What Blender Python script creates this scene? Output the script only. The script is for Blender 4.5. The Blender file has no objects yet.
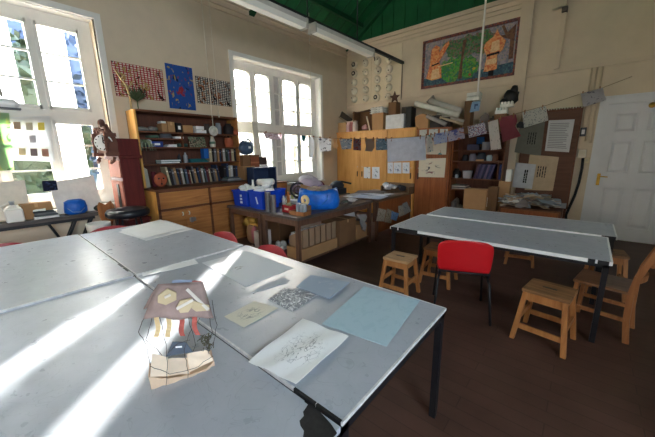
import bpy, bmesh, math, random
from mathutils import Vector, Matrix
R = random.Random(7)
S = bpy.context.scene
COL = S.collection
PI = math.pi
rad = math.radians

# ------------------------------------------------------------------ camera
H = 1.62
FPX = 299.268
YAW, PIT, ROLL = rad(40.7785), rad(12.3676), rad(-0.8825)
cy, sy = math.cos(YAW), math.sin(YAW)
FW = Vector((-sy*math.cos(PIT), cy*math.cos(PIT), -math.sin(PIT)))
r0 = Vector((cy, sy, 0)); u0 = r0.cross(FW)
RT = r0*math.cos(ROLL) + u0*math.sin(ROLL)
UP = -r0*math.sin(ROLL) + u0*math.cos(ROLL)
CAM = Vector((0, 0, H))
cd = bpy.data.cameras.new('camera'); cam = bpy.data.objects.new('camera', cd); COL.objects.link(cam)
cd.sensor_width = 36.0; cd.sensor_fit = 'HORIZONTAL'; cd.lens = FPX/655*36; cd.clip_start = .02; cd.clip_end = 300
m3 = Matrix((RT, UP, -FW)).transposed()
cam.matrix_world = Matrix.Translation(CAM) @ m3.to_4x4()
S.camera = cam

# survey helpers: a sight line from the tripod met with a known plane of the room
def ray(px, py): return RT*((px-327.5)/FPX) - UP*((py-218.5)/FPX) + FW
def AZ(px, py, z): d = ray(px, py); return CAM + d*((z-H)/d.z)
def AX(px, py, x): d = ray(px, py); return CAM + d*(x/d.x)
def AY(px, py, y): d = ray(px, py); return CAM + d*(y/d.y)
def AV(px, py, p0, p1):
    n = Vector((p1[1]-p0[1], -(p1[0]-p0[0]), 0)); d = ray(px, py)
    return CAM + d*((Vector((p0[0], p0[1], 0))-Vector((0, 0, 0))).dot(n)/d.dot(n))

# ------------------------------------------------------------------ materials
def lin(c):
    return tuple(((v/255)/12.92 if v/255 <= .04045 else ((v/255+.055)/1.055)**2.4) for v in c)
MC = {}
def nt(name):
    m = bpy.data.materials.new(name); m.use_nodes = True
    t = m.node_tree; b = t.nodes['Principled BSDF']
    return m, t, b
def N(t, typ, **k):
    n = t.nodes.new(typ)
    for a, v in k.items():
        if a in n.inputs: n.inputs[a].default_value = v
        else: setattr(n, a, v)
    return n
def ramp(t, fac, stops, interp='LINEAR'):
    r = t.nodes.new('ShaderNodeValToRGB'); e = r.color_ramp; e.interpolation = interp
    while len(e.elements) < len(stops): e.elements.new(.5)
    for i, (p, c) in enumerate(stops): e.elements[i].position = p; e.elements[i].color = (*c, 1)
    t.links.new(fac, r.inputs[0]); return r
def spec(b, v):
    if 'Specular IOR Level' in b.inputs: b.inputs['Specular IOR Level'].default_value = v
def mat(name, c, rough=.6, var=.12, scale=9, metal=0., bump=0., sp=.4):
    if name in MC: return MC[name]
    m, t, b = nt(name); l = lin(c)
    b.inputs['Roughness'].default_value = rough; b.inputs['Metallic'].default_value = metal; spec(b, sp)
    co = N(t, 'ShaderNodeTexCoord'); n = N(t, 'ShaderNodeTexNoise', Scale=scale, Detail=5.0, Roughness=.6)
    t.links.new(co.outputs['Object'], n.inputs['Vector'])
    r = ramp(t, n.outputs['Fac'], [(.3, tuple(v*(1-var) for v in l)), (.7, tuple(min(1, v*(1+var)) for v in l))])
    t.links.new(r.outputs[0], b.inputs['Base Color'])
    if bump:
        bp = N(t, 'ShaderNodeBump', Strength=bump, Distance=.01); n2 = N(t, 'ShaderNodeTexNoise', Scale=scale*4, Detail=6.0)
        t.links.new(co.outputs['Object'], n2.inputs['Vector']); t.links.new(n2.outputs['Fac'], bp.inputs['Height']); t.links.new(bp.outputs[0], b.inputs['Normal'])
    MC[name] = m; return m
def wood(name, c1, c2, scale=6, axis='Z', rough=.45, sp=.4, stretch=14):
    if name in MC: return MC[name]
    m, t, b = nt(name); b.inputs['Roughness'].default_value = rough; spec(b, sp)
    co = N(t, 'ShaderNodeTexCoord'); mp = N(t, 'ShaderNodeMapping')
    s = [scale*stretch/3]*3; s['XYZ'.index(axis)] = scale/3
    mp.inputs['Scale'].default_value = s
    t.links.new(co.outputs['Object'], mp.inputs[0])
    n = N(t, 'ShaderNodeTexNoise', Scale=1.0, Detail=6.0, Roughness=.65, Distortion=.6); t.links.new(mp.outputs[0], n.inputs['Vector'])
    n2 = N(t, 'ShaderNodeTexNoise', Scale=2.2, Detail=3.0); t.links.new(co.outputs['Object'], n2.inputs['Vector'])
    mx = N(t, 'ShaderNodeMath', operation='MULTIPLY_ADD'); t.links.new(n2.outputs['Fac'], mx.inputs[0]); mx.inputs[1].default_value = .45
    t.links.new(n.outputs['Fac'], mx.inputs[2])
    r = ramp(t, mx.outputs[0], [(.5, lin(c1)), (.95, lin(c2))]); t.links.new(r.outputs[0], b.inputs['Base Color'])
    MC[name] = m; return m
def drawn(name, base, inks, scale=5, cover=.35, kind='blob', rough=.8, distort=1.0, centre=False):
    """a sheet with marks of its own: blobs of colour, scribbled lines, rows of writing or a weave of checks, laid out in UV"""
    if name in MC: return MC[name]
    m, t, b = nt(name); b.inputs['Roughness'].default_value = rough; spec(b, .2)
    uv = N(t, 'ShaderNodeUVMap')
    cur = None
    for i, ink in enumerate(inks):
        mp = N(t, 'ShaderNodeMapping'); mp.inputs['Location'].default_value = (i*3.7, i*1.3, i*2.1); t.links.new(uv.outputs[0], mp.inputs[0])
        if kind == 'blob':
            n = N(t, 'ShaderNodeTexNoise', Scale=scale*(1+.25*i), Detail=3.0, Distortion=distort); t.links.new(mp.outputs[0], n.inputs['Vector'])
            st = .5+(.5-cover)*.42; fac = ramp(t, n.outputs['Fac'], [(st, (0, 0, 0)), (st+.04, (1, 1, 1))])
        elif kind == 'line':
            n = N(t, 'ShaderNodeTexNoise', Scale=scale*(1+.3*i), Detail=2.0, Distortion=distort); t.links.new(mp.outputs[0], n.inputs['Vector'])
            w = .012+.06*cover
            fac = ramp(t, n.outputs['Fac'], [(.5-w, (0, 0, 0)), (.5-w*.5, (1, 1, 1)), (.5+w*.5, (1, 1, 1)), (.5+w, (0, 0, 0))])
        elif kind == 'rows':
            sp_ = N(t, 'ShaderNodeSeparateXYZ'); t.links.new(mp.outputs[0], sp_.inputs[0])
            k = N(t, 'ShaderNodeMath', operation='MULTIPLY'); k.inputs[1].default_value = scale; t.links.new(uv.outputs[0], sp_.inputs[0]); t.links.new(sp_.outputs['Y'], k.inputs[0])
            fr = N(t, 'ShaderNodeMath', operation='FRACT'); t.links.new(k.outputs[0], fr.inputs[0])
            fac = ramp(t, fr.outputs[0], [(0, (0, 0, 0)), (.5, (0, 0, 0)), (.52, (1, 1, 1)), (.78, (1, 1, 1))], 'CONSTANT')
        elif kind == 'cell':
            n = N(t, 'ShaderNodeTexVoronoi', Scale=scale*(1+.2*i)); t.links.new(mp.outputs[0], n.inputs['Vector'])
            c = .15+.35*cover; fac = ramp(t, n.outputs['Distance'], [(c, (1, 1, 1)), (c+.05, (0, 0, 0))])
        if centre:
            vm = N(t, 'ShaderNodeVectorMath', operation='DISTANCE'); vm.inputs[1].default_value = (.48, .46, 0); t.links.new(uv.outputs[0], vm.inputs[0])
            cr = ramp(t, vm.outputs['Value'], [(.16, (1, 1, 1)), (.4, (0, 0, 0))]); mm = N(t, 'ShaderNodeMath', operation='MULTIPLY')
            t.links.new(fac.outputs[0], mm.inputs[0]); t.links.new(cr.outputs[0], mm.inputs[1]); fo = mm.outputs[0]
        else: fo = fac.outputs[0]
        mx = N(t, 'ShaderNodeMixRGB'); t.links.new(fo, mx.inputs[0])
        if cur is None: mx.inputs[1].default_value = (*lin(base), 1)
        else: t.links.new(cur, mx.inputs[1])
        mx.inputs[2].default_value = (*lin(ink), 1); cur = mx.outputs[0]
    if cur is None: b.inputs['Base Color'].default_value = (*lin(base), 1)
    else: t.links.new(cur, b.inputs['Base Color'])
    MC[name] = m; return m
def backlit(m):
    """the same sheet as thin paper that lets light through"""
    n = m.name+'_thin'
    if n in MC: return MC[n]
    c = m.copy(); c.name = n; t = c.node_tree; b = t.nodes['Principled BSDF']; o = [q for q in t.nodes if q.type == 'OUTPUT_MATERIAL'][0]
    tr = N(t, 'ShaderNodeBsdfTranslucent'); k = b.inputs['Base Color']
    if k.links: t.links.new(k.links[0].from_socket, tr.inputs[0])
    else: tr.inputs[0].default_value = k.default_value
    x = N(t, 'ShaderNodeMixShader'); x.inputs[0].default_value = .6; t.links.new(b.outputs[0], x.inputs[1]); t.links.new(tr.outputs[0], x.inputs[2]); t.links.new(x.outputs[0], o.inputs[0]); MC[n] = c; return c
def checks(name, c1, c2, sx, sy_, c3=None):
    if name in MC: return MC[name]
    m, t, b = nt(name); b.inputs['Roughness'].default_value = .85; spec(b, .1)
    uv = N(t, 'ShaderNodeUVMap'); mp = N(t, 'ShaderNodeMapping'); mp.inputs['Scale'].default_value = (sx, sy_, 1); t.links.new(uv.outputs[0], mp.inputs[0])
    br = N(t, 'ShaderNodeTexBrick', Scale=1.0); br.inputs['Mortar Size'].default_value = .16; br.inputs['Brick Width'].default_value = 1; br.inputs['Row Height'].default_value = .8
    br.offset = .0
    br.inputs['Color1'].default_value = (*lin(c1), 1); br.inputs['Color2'].default_value = (*[v*.75 for v in lin(c1)], 1); br.inputs['Mortar'].default_value = (*lin(c2), 1)
    t.links.new(mp.outputs[0], br.inputs['Vector']); cur = br.outputs['Color']
    for i, c in enumerate(c3 or []):
        n = N(t, 'ShaderNodeTexNoise', Scale=3.2+i, Detail=3.0, Distortion=1.5); mp2 = N(t, 'ShaderNodeMapping'); mp2.inputs['Location'].default_value = (i*5, 2, i); mp2.inputs['Scale'].default_value = (2, 1, 1)
        t.links.new(uv.outputs[0], mp2.inputs[0]); t.links.new(mp2.outputs[0], n.inputs['Vector'])
        f = ramp(t, n.outputs['Fac'], [(.58, (0, 0, 0)), (.61, (1, 1, 1))]); mx = N(t, 'ShaderNodeMixRGB'); t.links.new(f.outputs[0], mx.inputs[0]); t.links.new(cur, mx.inputs[1]); mx.inputs[2].default_value = (*lin(c), 1); cur = mx.outputs[0]
    t.links.new(cur, b.inputs['Base Color']); MC[name] = m; return m
def mosaic(name, cols, scale=40, rough=.6):
    if name in MC: return MC[name]
    m, t, b = nt(name); b.inputs['Roughness'].default_value = rough
    uv = N(t, 'ShaderNodeTexCoord'); v = N(t, 'ShaderNodeTexVoronoi', Scale=scale); t.links.new(uv.outputs['Object'], v.inputs['Vector'])
    sp_ = N(t, 'ShaderNodeSeparateXYZ'); t.links.new(v.outputs['Color'], sp_.inputs[0])
    r = ramp(t, sp_.outputs[0], [(i/max(1, len(cols)), lin(c)) for i, c in enumerate(cols)], 'CONSTANT')
    t.links.new(r.outputs[0], b.inputs['Base Color']); MC[name] = m; return m

# ------------------------------------------------------------------ mesh builder
class MB:
    def __init__(s): s.v = []; s.f = []; s.mi = []; s.uv = []; s.sm = []; s.cur = 0; s.smooth = False; s.X = None
    def mat(s, i): s.cur = i; return s
    def add(s, vs, fs, uvs=None, smooth=None):
        o = len(s.v)
        for i, p in enumerate(vs):
            p = Vector(p)
            if s.X is not None: p = s.X @ p
            s.v.append(p); s.uv.append(uvs[i] if uvs else (0, 0))
        for f in fs:
            s.f.append([o+i for i in f]); s.mi.append(s.cur); s.sm.append(s.smooth if smooth is None else smooth)
        return s
    def box(s, x0, x1, y0, y1, z0, z1):
        x0, x1 = min(x0, x1), max(x0, x1); y0, y1 = min(y0, y1), max(y0, y1); z0, z1 = min(z0, z1), max(z0, z1)
        v = [(x0,y0,z0),(x1,y0,z0),(x1,y1,z0),(x0,y1,z0),(x0,y0,z1),(x1,y0,z1),(x1,y1,z1),(x0,y1,z1)]
        f = [(0,3,2,1),(4,5,6,7),(0,1,5,4),(1,2,6,5),(2,3,7,6),(3,0,4,7)]
        u = [(0,0),(1,0),(1,0),(0,0),(0,1),(1,1),(1,1),(0,1)]
        return s.add(v, f, u, False)
    def hexa(s, lo, hi):   # two quads of four points, lower and upper
        f = [(3,2,1,0),(4,5,6,7),(0,1,5,4),(1,2,6,5),(2,3,7,6),(3,0,4,7)]
        return s.add(list(lo)+list(hi), f, None, False)
    def bar(s, p, q, w, h=None, up=(0, 0, 1)):
        p, q = Vector(p), Vector(q); h = h or w; d = (q-p).normalized(); upv = Vector(up)
        if abs(d.dot(upv)) > .98: upv = Vector((0, 1, 0))
        a = d.cross(upv).normalized(); b = a.cross(d)
        A = lambda c: [c-a*w/2-b*h/2, c+a*w/2-b*h/2, c+a*w/2+b*h/2, c-a*w/2+b*h/2]
        return s.hexa(A(p), A(q))
    def tube(s, pts, r, n=8, cap=True):
        pts = [Vector(p) for p in pts]; rs = r if isinstance(r, (list, tuple)) else [r]*len(pts)
        vs = []; fs = []; ref = None
        for i, p in enumerate(pts):
            d = (pts[min(i+1, len(pts)-1)]-pts[max(i-1, 0)]).normalized()
            if ref is None: ref = Vector((0, 0, 1)) if abs(d.z) < .9 else Vector((1, 0, 0))
            a = d.cross(ref).normalized(); ref = a.cross(d).normalized(); b = ref
            for k in range(n):
                t = 2*PI*k/n; vs.append(p+(a*math.cos(t)+b*math.sin(t))*rs[i])
        for i in range(len(pts)-1):
            for k in range(n): fs.append((i*n+k, i*n+(k+1) % n, (i+1)*n+(k+1) % n, (i+1)*n+k))
        if cap: fs.append(tuple(range(n-1, -1, -1))); fs.append(tuple((len(pts)-1)*n+k for k in range(n)))
        return s.add(vs, fs, None, True)
    def lathe(s, prof, c=(0, 0, 0), n=20, sx=1, sy_=1, axis='Z'):
        vs = []; fs = []; c = Vector(c)
        for r, z in prof:
            for k in range(n):
                t = 2*PI*k/n; a, b = r*math.cos(t)*sx, r*math.sin(t)*sy_
                vs.append(c+Vector((a, b, z) if axis == 'Z' else ((a, -z, b) if axis == 'Y' else (z, a, b))))
        m = len(prof)
        for i in range(m-1):
            for k in range(n): fs.append((i*n+k, i*n+(k+1) % n, (i+1)*n+(k+1) % n, (i+1)*n+k))
        fs.append(tuple(range(n-1, -1, -1))); fs.append(tuple((m-1)*n+k for k in range(n)))
        return s.add(vs, fs, None, True)
    def ball(s, c, r, n=10, jit=0., flat=None):
        r = r if isinstance(r, (tuple, list)) else (r, r, r); c = Vector(c); vs = []; fs = []; m = max(5, n*2//3)
        for i in range(m+1):
            ph = PI*i/m
            for k in range(n):
                t = 2*PI*k/n; j = 1+jit*R.uniform(-1, 1)
                z = -math.cos(ph)*r[2]*j
                if flat is not None: z = max(z, flat)
                vs.append(c+Vector((math.sin(ph)*math.cos(t)*r[0]*j, math.sin(ph)*math.sin(t)*r[1]*j, z)))
        for i in range(m):
            for k in range(n): fs.append((i*n+k, i*n+(k+1) % n, (i+1)*n+(k+1) % n, (i+1)*n+k))
        return s.add(vs, fs, None, True)
    def torus(s, c, R1, r, n=20, m=8, axis='Z', sx=1, sy_=1):
        c = Vector(c); vs = []; fs = []
        for i in range(n):
            t = 2*PI*i/n
            for k in range(m):
                u = 2*PI*k/m; a, b, h = (R1+r*math.cos(u))*math.cos(t)*sx, (R1+r*math.cos(u))*math.sin(t)*sy_, r*math.sin(u)
                vs.append(c+Vector((a, b, h) if axis == 'Z' else ((a, h, b) if axis == 'Y' else (h, a, b))))
        for i in range(n):
            for k in range(m): fs.append((i*m+k, ((i+1) % n)*m+k, ((i+1) % n)*m+(k+1) % m, i*m+(k+1) % m))
        return s.add(vs, fs, None, True)
    def prism(s, poly, off):
        """polygon of 3D points pushed by the vector off"""
        off = Vector(off); a = [Vector(p) for p in poly]; n = len(a)
        fs = [tuple(range(n-1, -1, -1)), tuple(range(n, 2*n))]+[(i, (i+1) % n, n+(i+1) % n, n+i) for i in range(n)]
        return s.add(a+[p+off for p in a], fs, None, False)
    def sheet(s, c4, th=.0015, nx=1, ny=1, wav=0., bend=0., seed=0, smooth=True):
        """sheet of paper or card through four corners (TL, TR, BR, BL)"""
        a, b, c, d = [Vector(p) for p in c4]; n = (b-a).cross(d-a).normalized(); rr = random.Random(seed); ph = [rr.uniform(0, 6) for _ in range(4)]
        top = []; uvs = []
        for j in range(ny+1):
            for i in range(nx+1):
                u, v = i/nx, j/ny
                p = (a*(1-u)+b*u)*(1-v)+(d*(1-u)+c*u)*v
                p = p - n*(wav*(1+.5*math.sin(ph[0]+u*9+v*4)+.5*math.sin(ph[1]+v*11-u*5)) + bend*math.sin(PI*u))
                top.append(p); uvs.append((u, 1-v))
        w = nx+1; fs = []
        for j in range(ny):
            for i in range(nx): fs.append((j*w+i, j*w+i+1, (j+1)*w+i+1, (j+1)*w+i))
        k = len(top); fs += [tuple(k+q for q in reversed(f)) for f in fs]
        ed = [i for i in range(w)]+[j*w+nx for j in range(1, ny+1)]+[ny*w+i for i in range(nx-1, -1, -1)]+[j*w for j in range(ny-1, 0, -1)]
        bot = [p+n*th for p in top]; s.add(top+bot, fs, uvs*2, smooth and (nx*ny > 1)); m_ = len(ed)
        return s.add([top[i] for i in ed]+[bot[i] for i in ed], [(q, m_+q, m_+(q+1) % m_, (q+1) % m_) for q in range(m_)], [uvs[i] for i in ed]*2, False)
    def build(s, name, mats, parent=None, origin=None, bevel=0., world=True, subsurf=0):
        if not isinstance(mats, (list, tuple)): mats = [mats]
        if origin is None:
            if parent is not None: origin = parent.location if world else Vector((0, 0, 0))
            elif world:
                xs = [p.x for p in s.v]; ys = [p.y for p in s.v]; zs = [p.z for p in s.v]
                origin = Vector(((min(xs)+max(xs))/2, (min(ys)+max(ys))/2, min(zs)))
            else: origin = Vector((0, 0, 0))
        origin = Vector(origin)
        me = bpy.data.meshes.new(name); me.from_pydata([tuple(p-origin) for p in s.v], [], s.f); me.update()
        for m in mats: me.materials.append(m)
        ul = me.uv_layers.new(name='UVMap')
        for lp in me.loops: ul.data[lp.index].uv = s.uv[lp.vertex_index]
        for i, p in enumerate(me.polygons): p.material_index = s.mi[i]; p.use_smooth = s.sm[i]
        bm = bmesh.new(); bm.from_mesh(me); bmesh.ops.recalc_face_normals(bm, faces=bm.faces)
        if bevel:
            es = [e for e in bm.edges if len(e.link_faces) == 2 and e.calc_face_angle(0) > .6]
            bmesh.ops.bevel(bm, geom=es, offset=bevel, segments=1, affect='EDGES', profile=.7, clamp_overlap=True)
        bm.to_mesh(me); bm.free()
        o = bpy.data.objects.new(name, me); COL.objects.link(o)
        if parent is not None: o.parent = parent; o.location = (0, 0, 0) if origin == parent.location or not world else origin-parent.location
        else: o.location = origin
        if subsurf: md = o.modifiers.new('soft', 'SUBSURF'); md.levels = md.render_levels = subsurf
        return o
def thing(name, label, cat, loc=(0, 0, 0), rz=0., group=None):
    o = bpy.data.objects.new(name, None); COL.objects.link(o); o.empty_display_size = .1
    o.location = loc; o.rotation_euler = (0, 0, rz); o['label'] = label; o['category'] = cat
    if group: o['group'] = group
    return o
def tag(o, label, cat, group=None, kind=None):
    o['label'] = label; o['category'] = cat
    if group: o['group'] = group
    if kind: o['kind'] = kind
    return o
def struct(o): o['kind'] = 'structure'; return o
def sub(m, name, mats, parent, part, **k):
    """a sub-part: local to the thing, hung under one of its parts"""
    o = m.build(name, mats, parent, **k); o.parent = part; return o
ORD = ['first','second','third','fourth','fifth','sixth','seventh','eighth','ninth','tenth','eleventh','twelfth','thirteenth','fourteenth','fifteenth','sixteenth','seventeenth','eighteenth','nineteenth','twentieth','twenty-first','twenty-second','twenty-third','twenty-fourth','twenty-fifth','twenty-sixth']
SUN_E, SKY_E, EXPO = 42.0, 17.0, 0.5
# ------------------------------------------------------------------ palette
WALL = mat('cream_plaster', (220, 202, 177), .75, .05, 3, bump=.15)
WALLD = mat('cream_gloss_paint', (216, 197, 172), .45, .04, 3)
WHITE = mat('white_gloss_paint', (242, 238, 230), .4, .04, 5)
DOORW = mat('white_door_paint', (226, 226, 230), .4, .03, 5)
GREEN = mat('green_painted_boards', (22, 92, 52), .6, .18, 4)
GREEND = mat('green_painted_timber', (18, 74, 42), .6, .15, 4)
STONE = mat('pale_stone', (222, 208, 192), .85, .1, 6)
BLACK = mat('black_steel', (26, 26, 30), .42, .25, 20)
BLACKP = mat('chipped_black', (30, 30, 32), .55, .5, 55)
METAL = mat('bright_metal', (196, 196, 198), .3, .1, 30, metal=.9)
BRASS = mat('brass', (214, 170, 80), .28, .1, 20, metal=1.)
LAM = None
def laminate():
    m, t, b = nt('grey_laminate'); co = N(t, 'ShaderNodeTexCoord')
    n = N(t, 'ShaderNodeTexNoise', Scale=4.0, Detail=8.0, Roughness=.7); t.links.new(co.outputs['Object'], n.inputs['Vector'])
    r = ramp(t, n.outputs['Fac'], [(.25, lin((162, 168, 178))), (.75, lin((182, 187, 196)))])
    n2 = N(t, 'ShaderNodeTexNoise', Scale=5.0, Detail=2.0, Distortion=2.5); t.links.new(co.outputs['Object'], n2.inputs['Vector'])
    sc = ramp(t, n2.outputs['Fac'], [(.492, (0, 0, 0)), (.5, (.35, .35, .35)), (.508, (0, 0, 0))])
    mx = N(t, 'ShaderNodeMixRGB'); t.links.new(sc.outputs[0], mx.inputs[0]); t.links.new(r.outputs[0], mx.inputs[1]); mx.inputs[2].default_value = (*lin((126, 133, 143)), 1)
    t.links.new(mx.outputs[0], b.inputs['Base Color'])
    n3 = N(t, 'ShaderNodeTexNoise', Scale=14.0, Detail=5.0); t.links.new(co.outputs['Object'], n3.inputs['Vector'])
    rr = ramp(t, n3.outputs['Fac'], [(.3, (.26,)*3), (.7, (.42,)*3)]); t.links.new(rr.outputs[0], b.inputs['Roughness'])
    spec(b, .55); return m
LAM = laminate()
EDGE2 = mat('white_edge_strip', (240, 240, 240), .35, .06, 25)
EDGE = mat('pale_edge_strip', (214, 214, 214), .4, .2, 25)
OAKO = wood('orange_oak_veneer', (176, 108, 48), (216, 152, 84), 5, 'Z', .42)
OAKP = wood('pale_orange_oak', (204, 144, 72), (228, 172, 100), 5, 'Z', .42)
OAKD = wood('red_brown_veneer', (130, 70, 36), (168, 100, 56), 5, 'Z', .42)
BASEW = wood('brown_cupboard_oak', (150, 94, 50), (200, 138, 80), 5, 'Y', .42)
BASEL = wood('honey_end_panel', (208, 150, 72), (232, 178, 100), 5, 'Z', .4)
SHELFW = wood('dark_shelf_wood', (86, 48, 32), (128, 78, 50), 5, 'Y', .5)
CASED = wood('bookcase_back', (80, 46, 34), (110, 66, 48), 5, 'Z', .6)
BENCHT = wood('dark_bench_top', (60, 55, 54), (112, 100, 94), 5, 'Y', .35)
BENCHF = wood('dark_bench_frame', (78, 54, 42), (124, 88, 68), 5, 'Z', .5)
STOOLW = wood('worn_beech', (150, 92, 48), (186, 130, 76), 5, 'Z', .5)
STOOLT = wood('stained_seat', (100, 68, 42), (160, 116, 76), 7, 'X', .55)
CHAIRW = wood('brown_beech', (132, 80, 44), (178, 120, 74), 5, 'Z', .45)
CARD = mat('cardboard', (176, 134, 92), .8, .08, 5)
CARDL = mat('light_cardboard', (200, 160, 116), .8, .08, 5)
CARDD = mat('dark_cardboard', (128, 92, 62), .8, .1, 5)
PAPER = mat('white_paper', (236, 236, 236), .8, .03, 6)
CREAMP = mat('cream_paper', (226, 208, 176), .8, .05, 6)
GREYP = mat('grey_paper', (176, 178, 182), .8, .05, 6)
INK = mat('black_ink', (24, 24, 26), .7, .1, 20)
REDP = mat('red_plastic', (196, 26, 34), .32, .06, 6, sp=.5)
PINKP = mat('faded_red_plastic', (176, 58, 62), .4, .06, 6)
BLUEP = mat('royal_blue_plastic', (16, 66, 190), .35, .06, 6)
BLUEB = mat('bright_blue_tarpaulin', (10, 92, 188), .4, .25, 7, bump=.8)
NAVY = mat('navy_paint', (36, 52, 84), .5, .1, 8)
TEAL = mat('teal_cloth', (30, 112, 118), .7, .15, 9)
DARK = mat('black_plastic', (24, 24, 26), .45, .15, 12)
GREYM = mat('grey_plastic', (120, 124, 130), .5, .1, 12)
TERRA = mat('terracotta', (176, 92, 62), .75, .12, 9)
LEAF = mat('green_leaf', (70, 98, 48), .7, .3, 9)
DRIED = mat('dried_stem', (196, 168, 120), .8, .2, 9)
def flat(c, rough=.65, var=.1):
    return mat('paint_%d_%d_%d' % tuple(c), c, rough, var, 9)

# ------------------------------------------------------------------ the room
XL, YB, XR, YF = -5.5, 7.3, 2.6, -3.0
WT = .35
def floor_mat():
    m, t, b = nt('dark_wood_blocks'); co = N(t, 'ShaderNodeTexCoord'); br = N(t, 'ShaderNodeTexBrick', Scale=1.0)
    br.inputs['Brick Width'].default_value = .9; br.inputs['Row Height'].default_value = .11; br.inputs['Mortar Size'].default_value = .003
    br.inputs['Color1'].default_value = (*lin((90, 64, 54)), 1); br.inputs['Color2'].default_value = (*lin((83, 59, 49)), 1); br.inputs['Mortar'].default_value = (*lin((70, 50, 43)), 1)
    t.links.new(co.outputs['Object'], br.inputs['Vector'])
    n = N(t, 'ShaderNodeTexNoise', Scale=2.5, Detail=6.0); t.links.new(co.outputs['Object'], n.inputs['Vector'])
    mx = N(t, 'ShaderNodeMixRGB', blend_type='MULTIPLY'); mx.inputs[0].default_value = .7; t.links.new(br.outputs['Color'], mx.inputs[1])
    r = ramp(t, n.outputs['Fac'], [(.3, (.6, .6, .6)), (.7, (1.15, 1.15, 1.15))]); t.links.new(r.outputs[0], mx.inputs[2])
    t.links.new(mx.outputs[0], b.inputs['Base Color']); b.inputs['Roughness'].default_value = .55; spec(b, .3); return m
m = MB(); m.box(XL-WT, XR+WT, YF-WT, YB+WT, -.1, 0); struct(m.build('floor', floor_mat(), origin=(0, 0, 0)))
W2 = (3.62, 6.15); W1 = (-1.08, 1.42); WZ = (.92, 3.49)
m = MB()
def wall_y(m, x0, x1, ya, yb, z1, ops):
    y = ya
    for (a, b, z0_, z1_) in ops:
        m.box(x0, x1, y, a, 0, z1); m.box(x0, x1, a, b, 0, z0_); m.box(x0, x1, a, b, z1_, z1); y = b
    m.box(x0, x1, y, yb, 0, z1)
wall_y(m, XL-WT, XL, YF-WT, YB+WT, 4.5, [(*W1, *WZ), (*W2, *WZ)]); struct(m.build('wall_left', WALL, origin=(0, 0, 0)))
m = MB(); wall_y(m, XR, XR+WT, YF-WT, YB+WT, 4.5, [(-2.4, .5, 1.2, 3.4)]); struct(m.build('wall_right', WALL, origin=(0, 0, 0)))  # opening for the added fill window
m = MB(); m.box(XL-WT, XR+WT, YF-WT, YF, 0, 7.4); struct(m.build('wall_front', WALL, origin=(0, 0, 0)))
DX0, DX1, DZ = .12, 1.06, 2.38
m = MB(); m.box(XL, -1.13, YB, YB+WT, 0, 4.45); m.box(-1.13, DX0, YB, YB+WT, 0, 7.2); m.box(DX1, XR, YB, YB+WT, 0, 5.2); m.box(DX0, DX1, YB, YB+WT, DZ, 5.6); m.box(DX0, DX1, YB+.2, YB+WT, 0, DZ)
struct(m.build('wall_back', WALL, origin=(0, 0, 0)))
# green boarded gable and roof
m = MB()
m.box(XL, -1.13, YB+.02, YB+.1, 4.4, 7.4)
for k in range(14):
    x = -5.35+.31*k
    m.box(x, x+.035, YB-.005, YB+.02, 4.45, 7.3)
struct(m.build('trim_1', GREEN, origin=(0, 0, 0)))
RX = (XL+XR)/2; RZ = 4.47; SL = .66
m = MB()
for s_, xe in ((1, XL-WT), (-1, XR+WT)):
    zt = RZ + abs(RX-xe)*SL-WT*SL
    m.prism([(xe, YF-WT, RZ-WT*SL), (xe, YB+WT, RZ-WT*SL), (RX, YB+WT, zt), (RX, YF-WT, zt)], (0, 0, .12))
def slope(x): return RZ + (x-XL)*SL if x < RX else RZ + (XR-x)*SL
struct(m.build('ceiling', GREEN, origin=(0, 0, 0)))
m = MB()
for yy in (1.1, 4.1):       # roof trusses
    for xa, xb in ((XL, RX), (XR, RX)):
        m.bar((xa, yy, slope(xa)-.1), (xb, yy, slope(RX)-.1), .12, .2)
m.bar((XL, YB-.06, slope(XL)-.05), (RX, YB-.06, slope(RX)-.05), .12, .22)
for x in (-4.9, -4.2, -3.4, -2.5):
    m.bar((x, YF, slope(x)-.05), (x, YB, slope(x)-.05), .07, .1)
for k in range(34):
    y = YF+.3*k
    if y < YB-.1: m.bar((XL, y, slope(XL)-.008), (RX, y, slope(RX)-.008), .03, .02)
struct(m.build('trim_2', GREEND, origin=(0, 0, 0)))
m = MB()
for z0_, z1_, d in ((4.2, 4.27, .03), (4.27, 4.36, .06), (4.36, 4.47, .11)):
    m.box(XL, XL+d, YF, YB, z0_, z1_)
struct(m.build('trim_3', WALLD, origin=(0, 0, 0)))
m = MB()
for z0_, z1_, d in ((4.24, 4.31, .03), (4.31, 4.39, .06), (4.39, 4.47, .11)):
    m.box(XL+.02, -1.33, YB-d, YB, z0_, z1_)
struct(m.build('trim_4', WALLD, origin=(0, 0, 0)))
m = MB(); m.box(-5.49, -1.33, YB-.025, YB, 2.9, 2.94); m.box(-1.13, 1.8, YB-.03, YB, 2.99, 3.05); struct(m.build('trim_5', WALLD, origin=(0, 0, 0)))
m = MB(); m.box(-1.33, -1.13, YB-.07, YB+.01, 0, 6.6); struct(m.build('trim_6', WALLD, origin=(0, 0, 0)))
m = MB(); m.box(XL, -1.33, YB-.02, YB, 0, .16); m.box(-1.13, DX0-.1, YB-.02, YB, 0, .16); struct(m.build('baseboard_back', WALLD, origin=(0, 0, 0)))
m = MB(); m.box(XL, XL+.02, YF, YB-.03, 0, .16); struct(m.build('baseboard_left', WALLD, origin=(0, 0, 0)))
# boarded panel that carries the plaster faces
m = MB(); m.box(-5.49, -4.68, YB-.012, YB, 2.94, 4.2); m.box(-4.67, -3.8, YB-.012, YB, 2.94, 4.2); struct(m.build('trim_7', mat('pale_board', (222, 206, 178), .6, .04, 3), origin=(0, 0, 0)))

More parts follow.
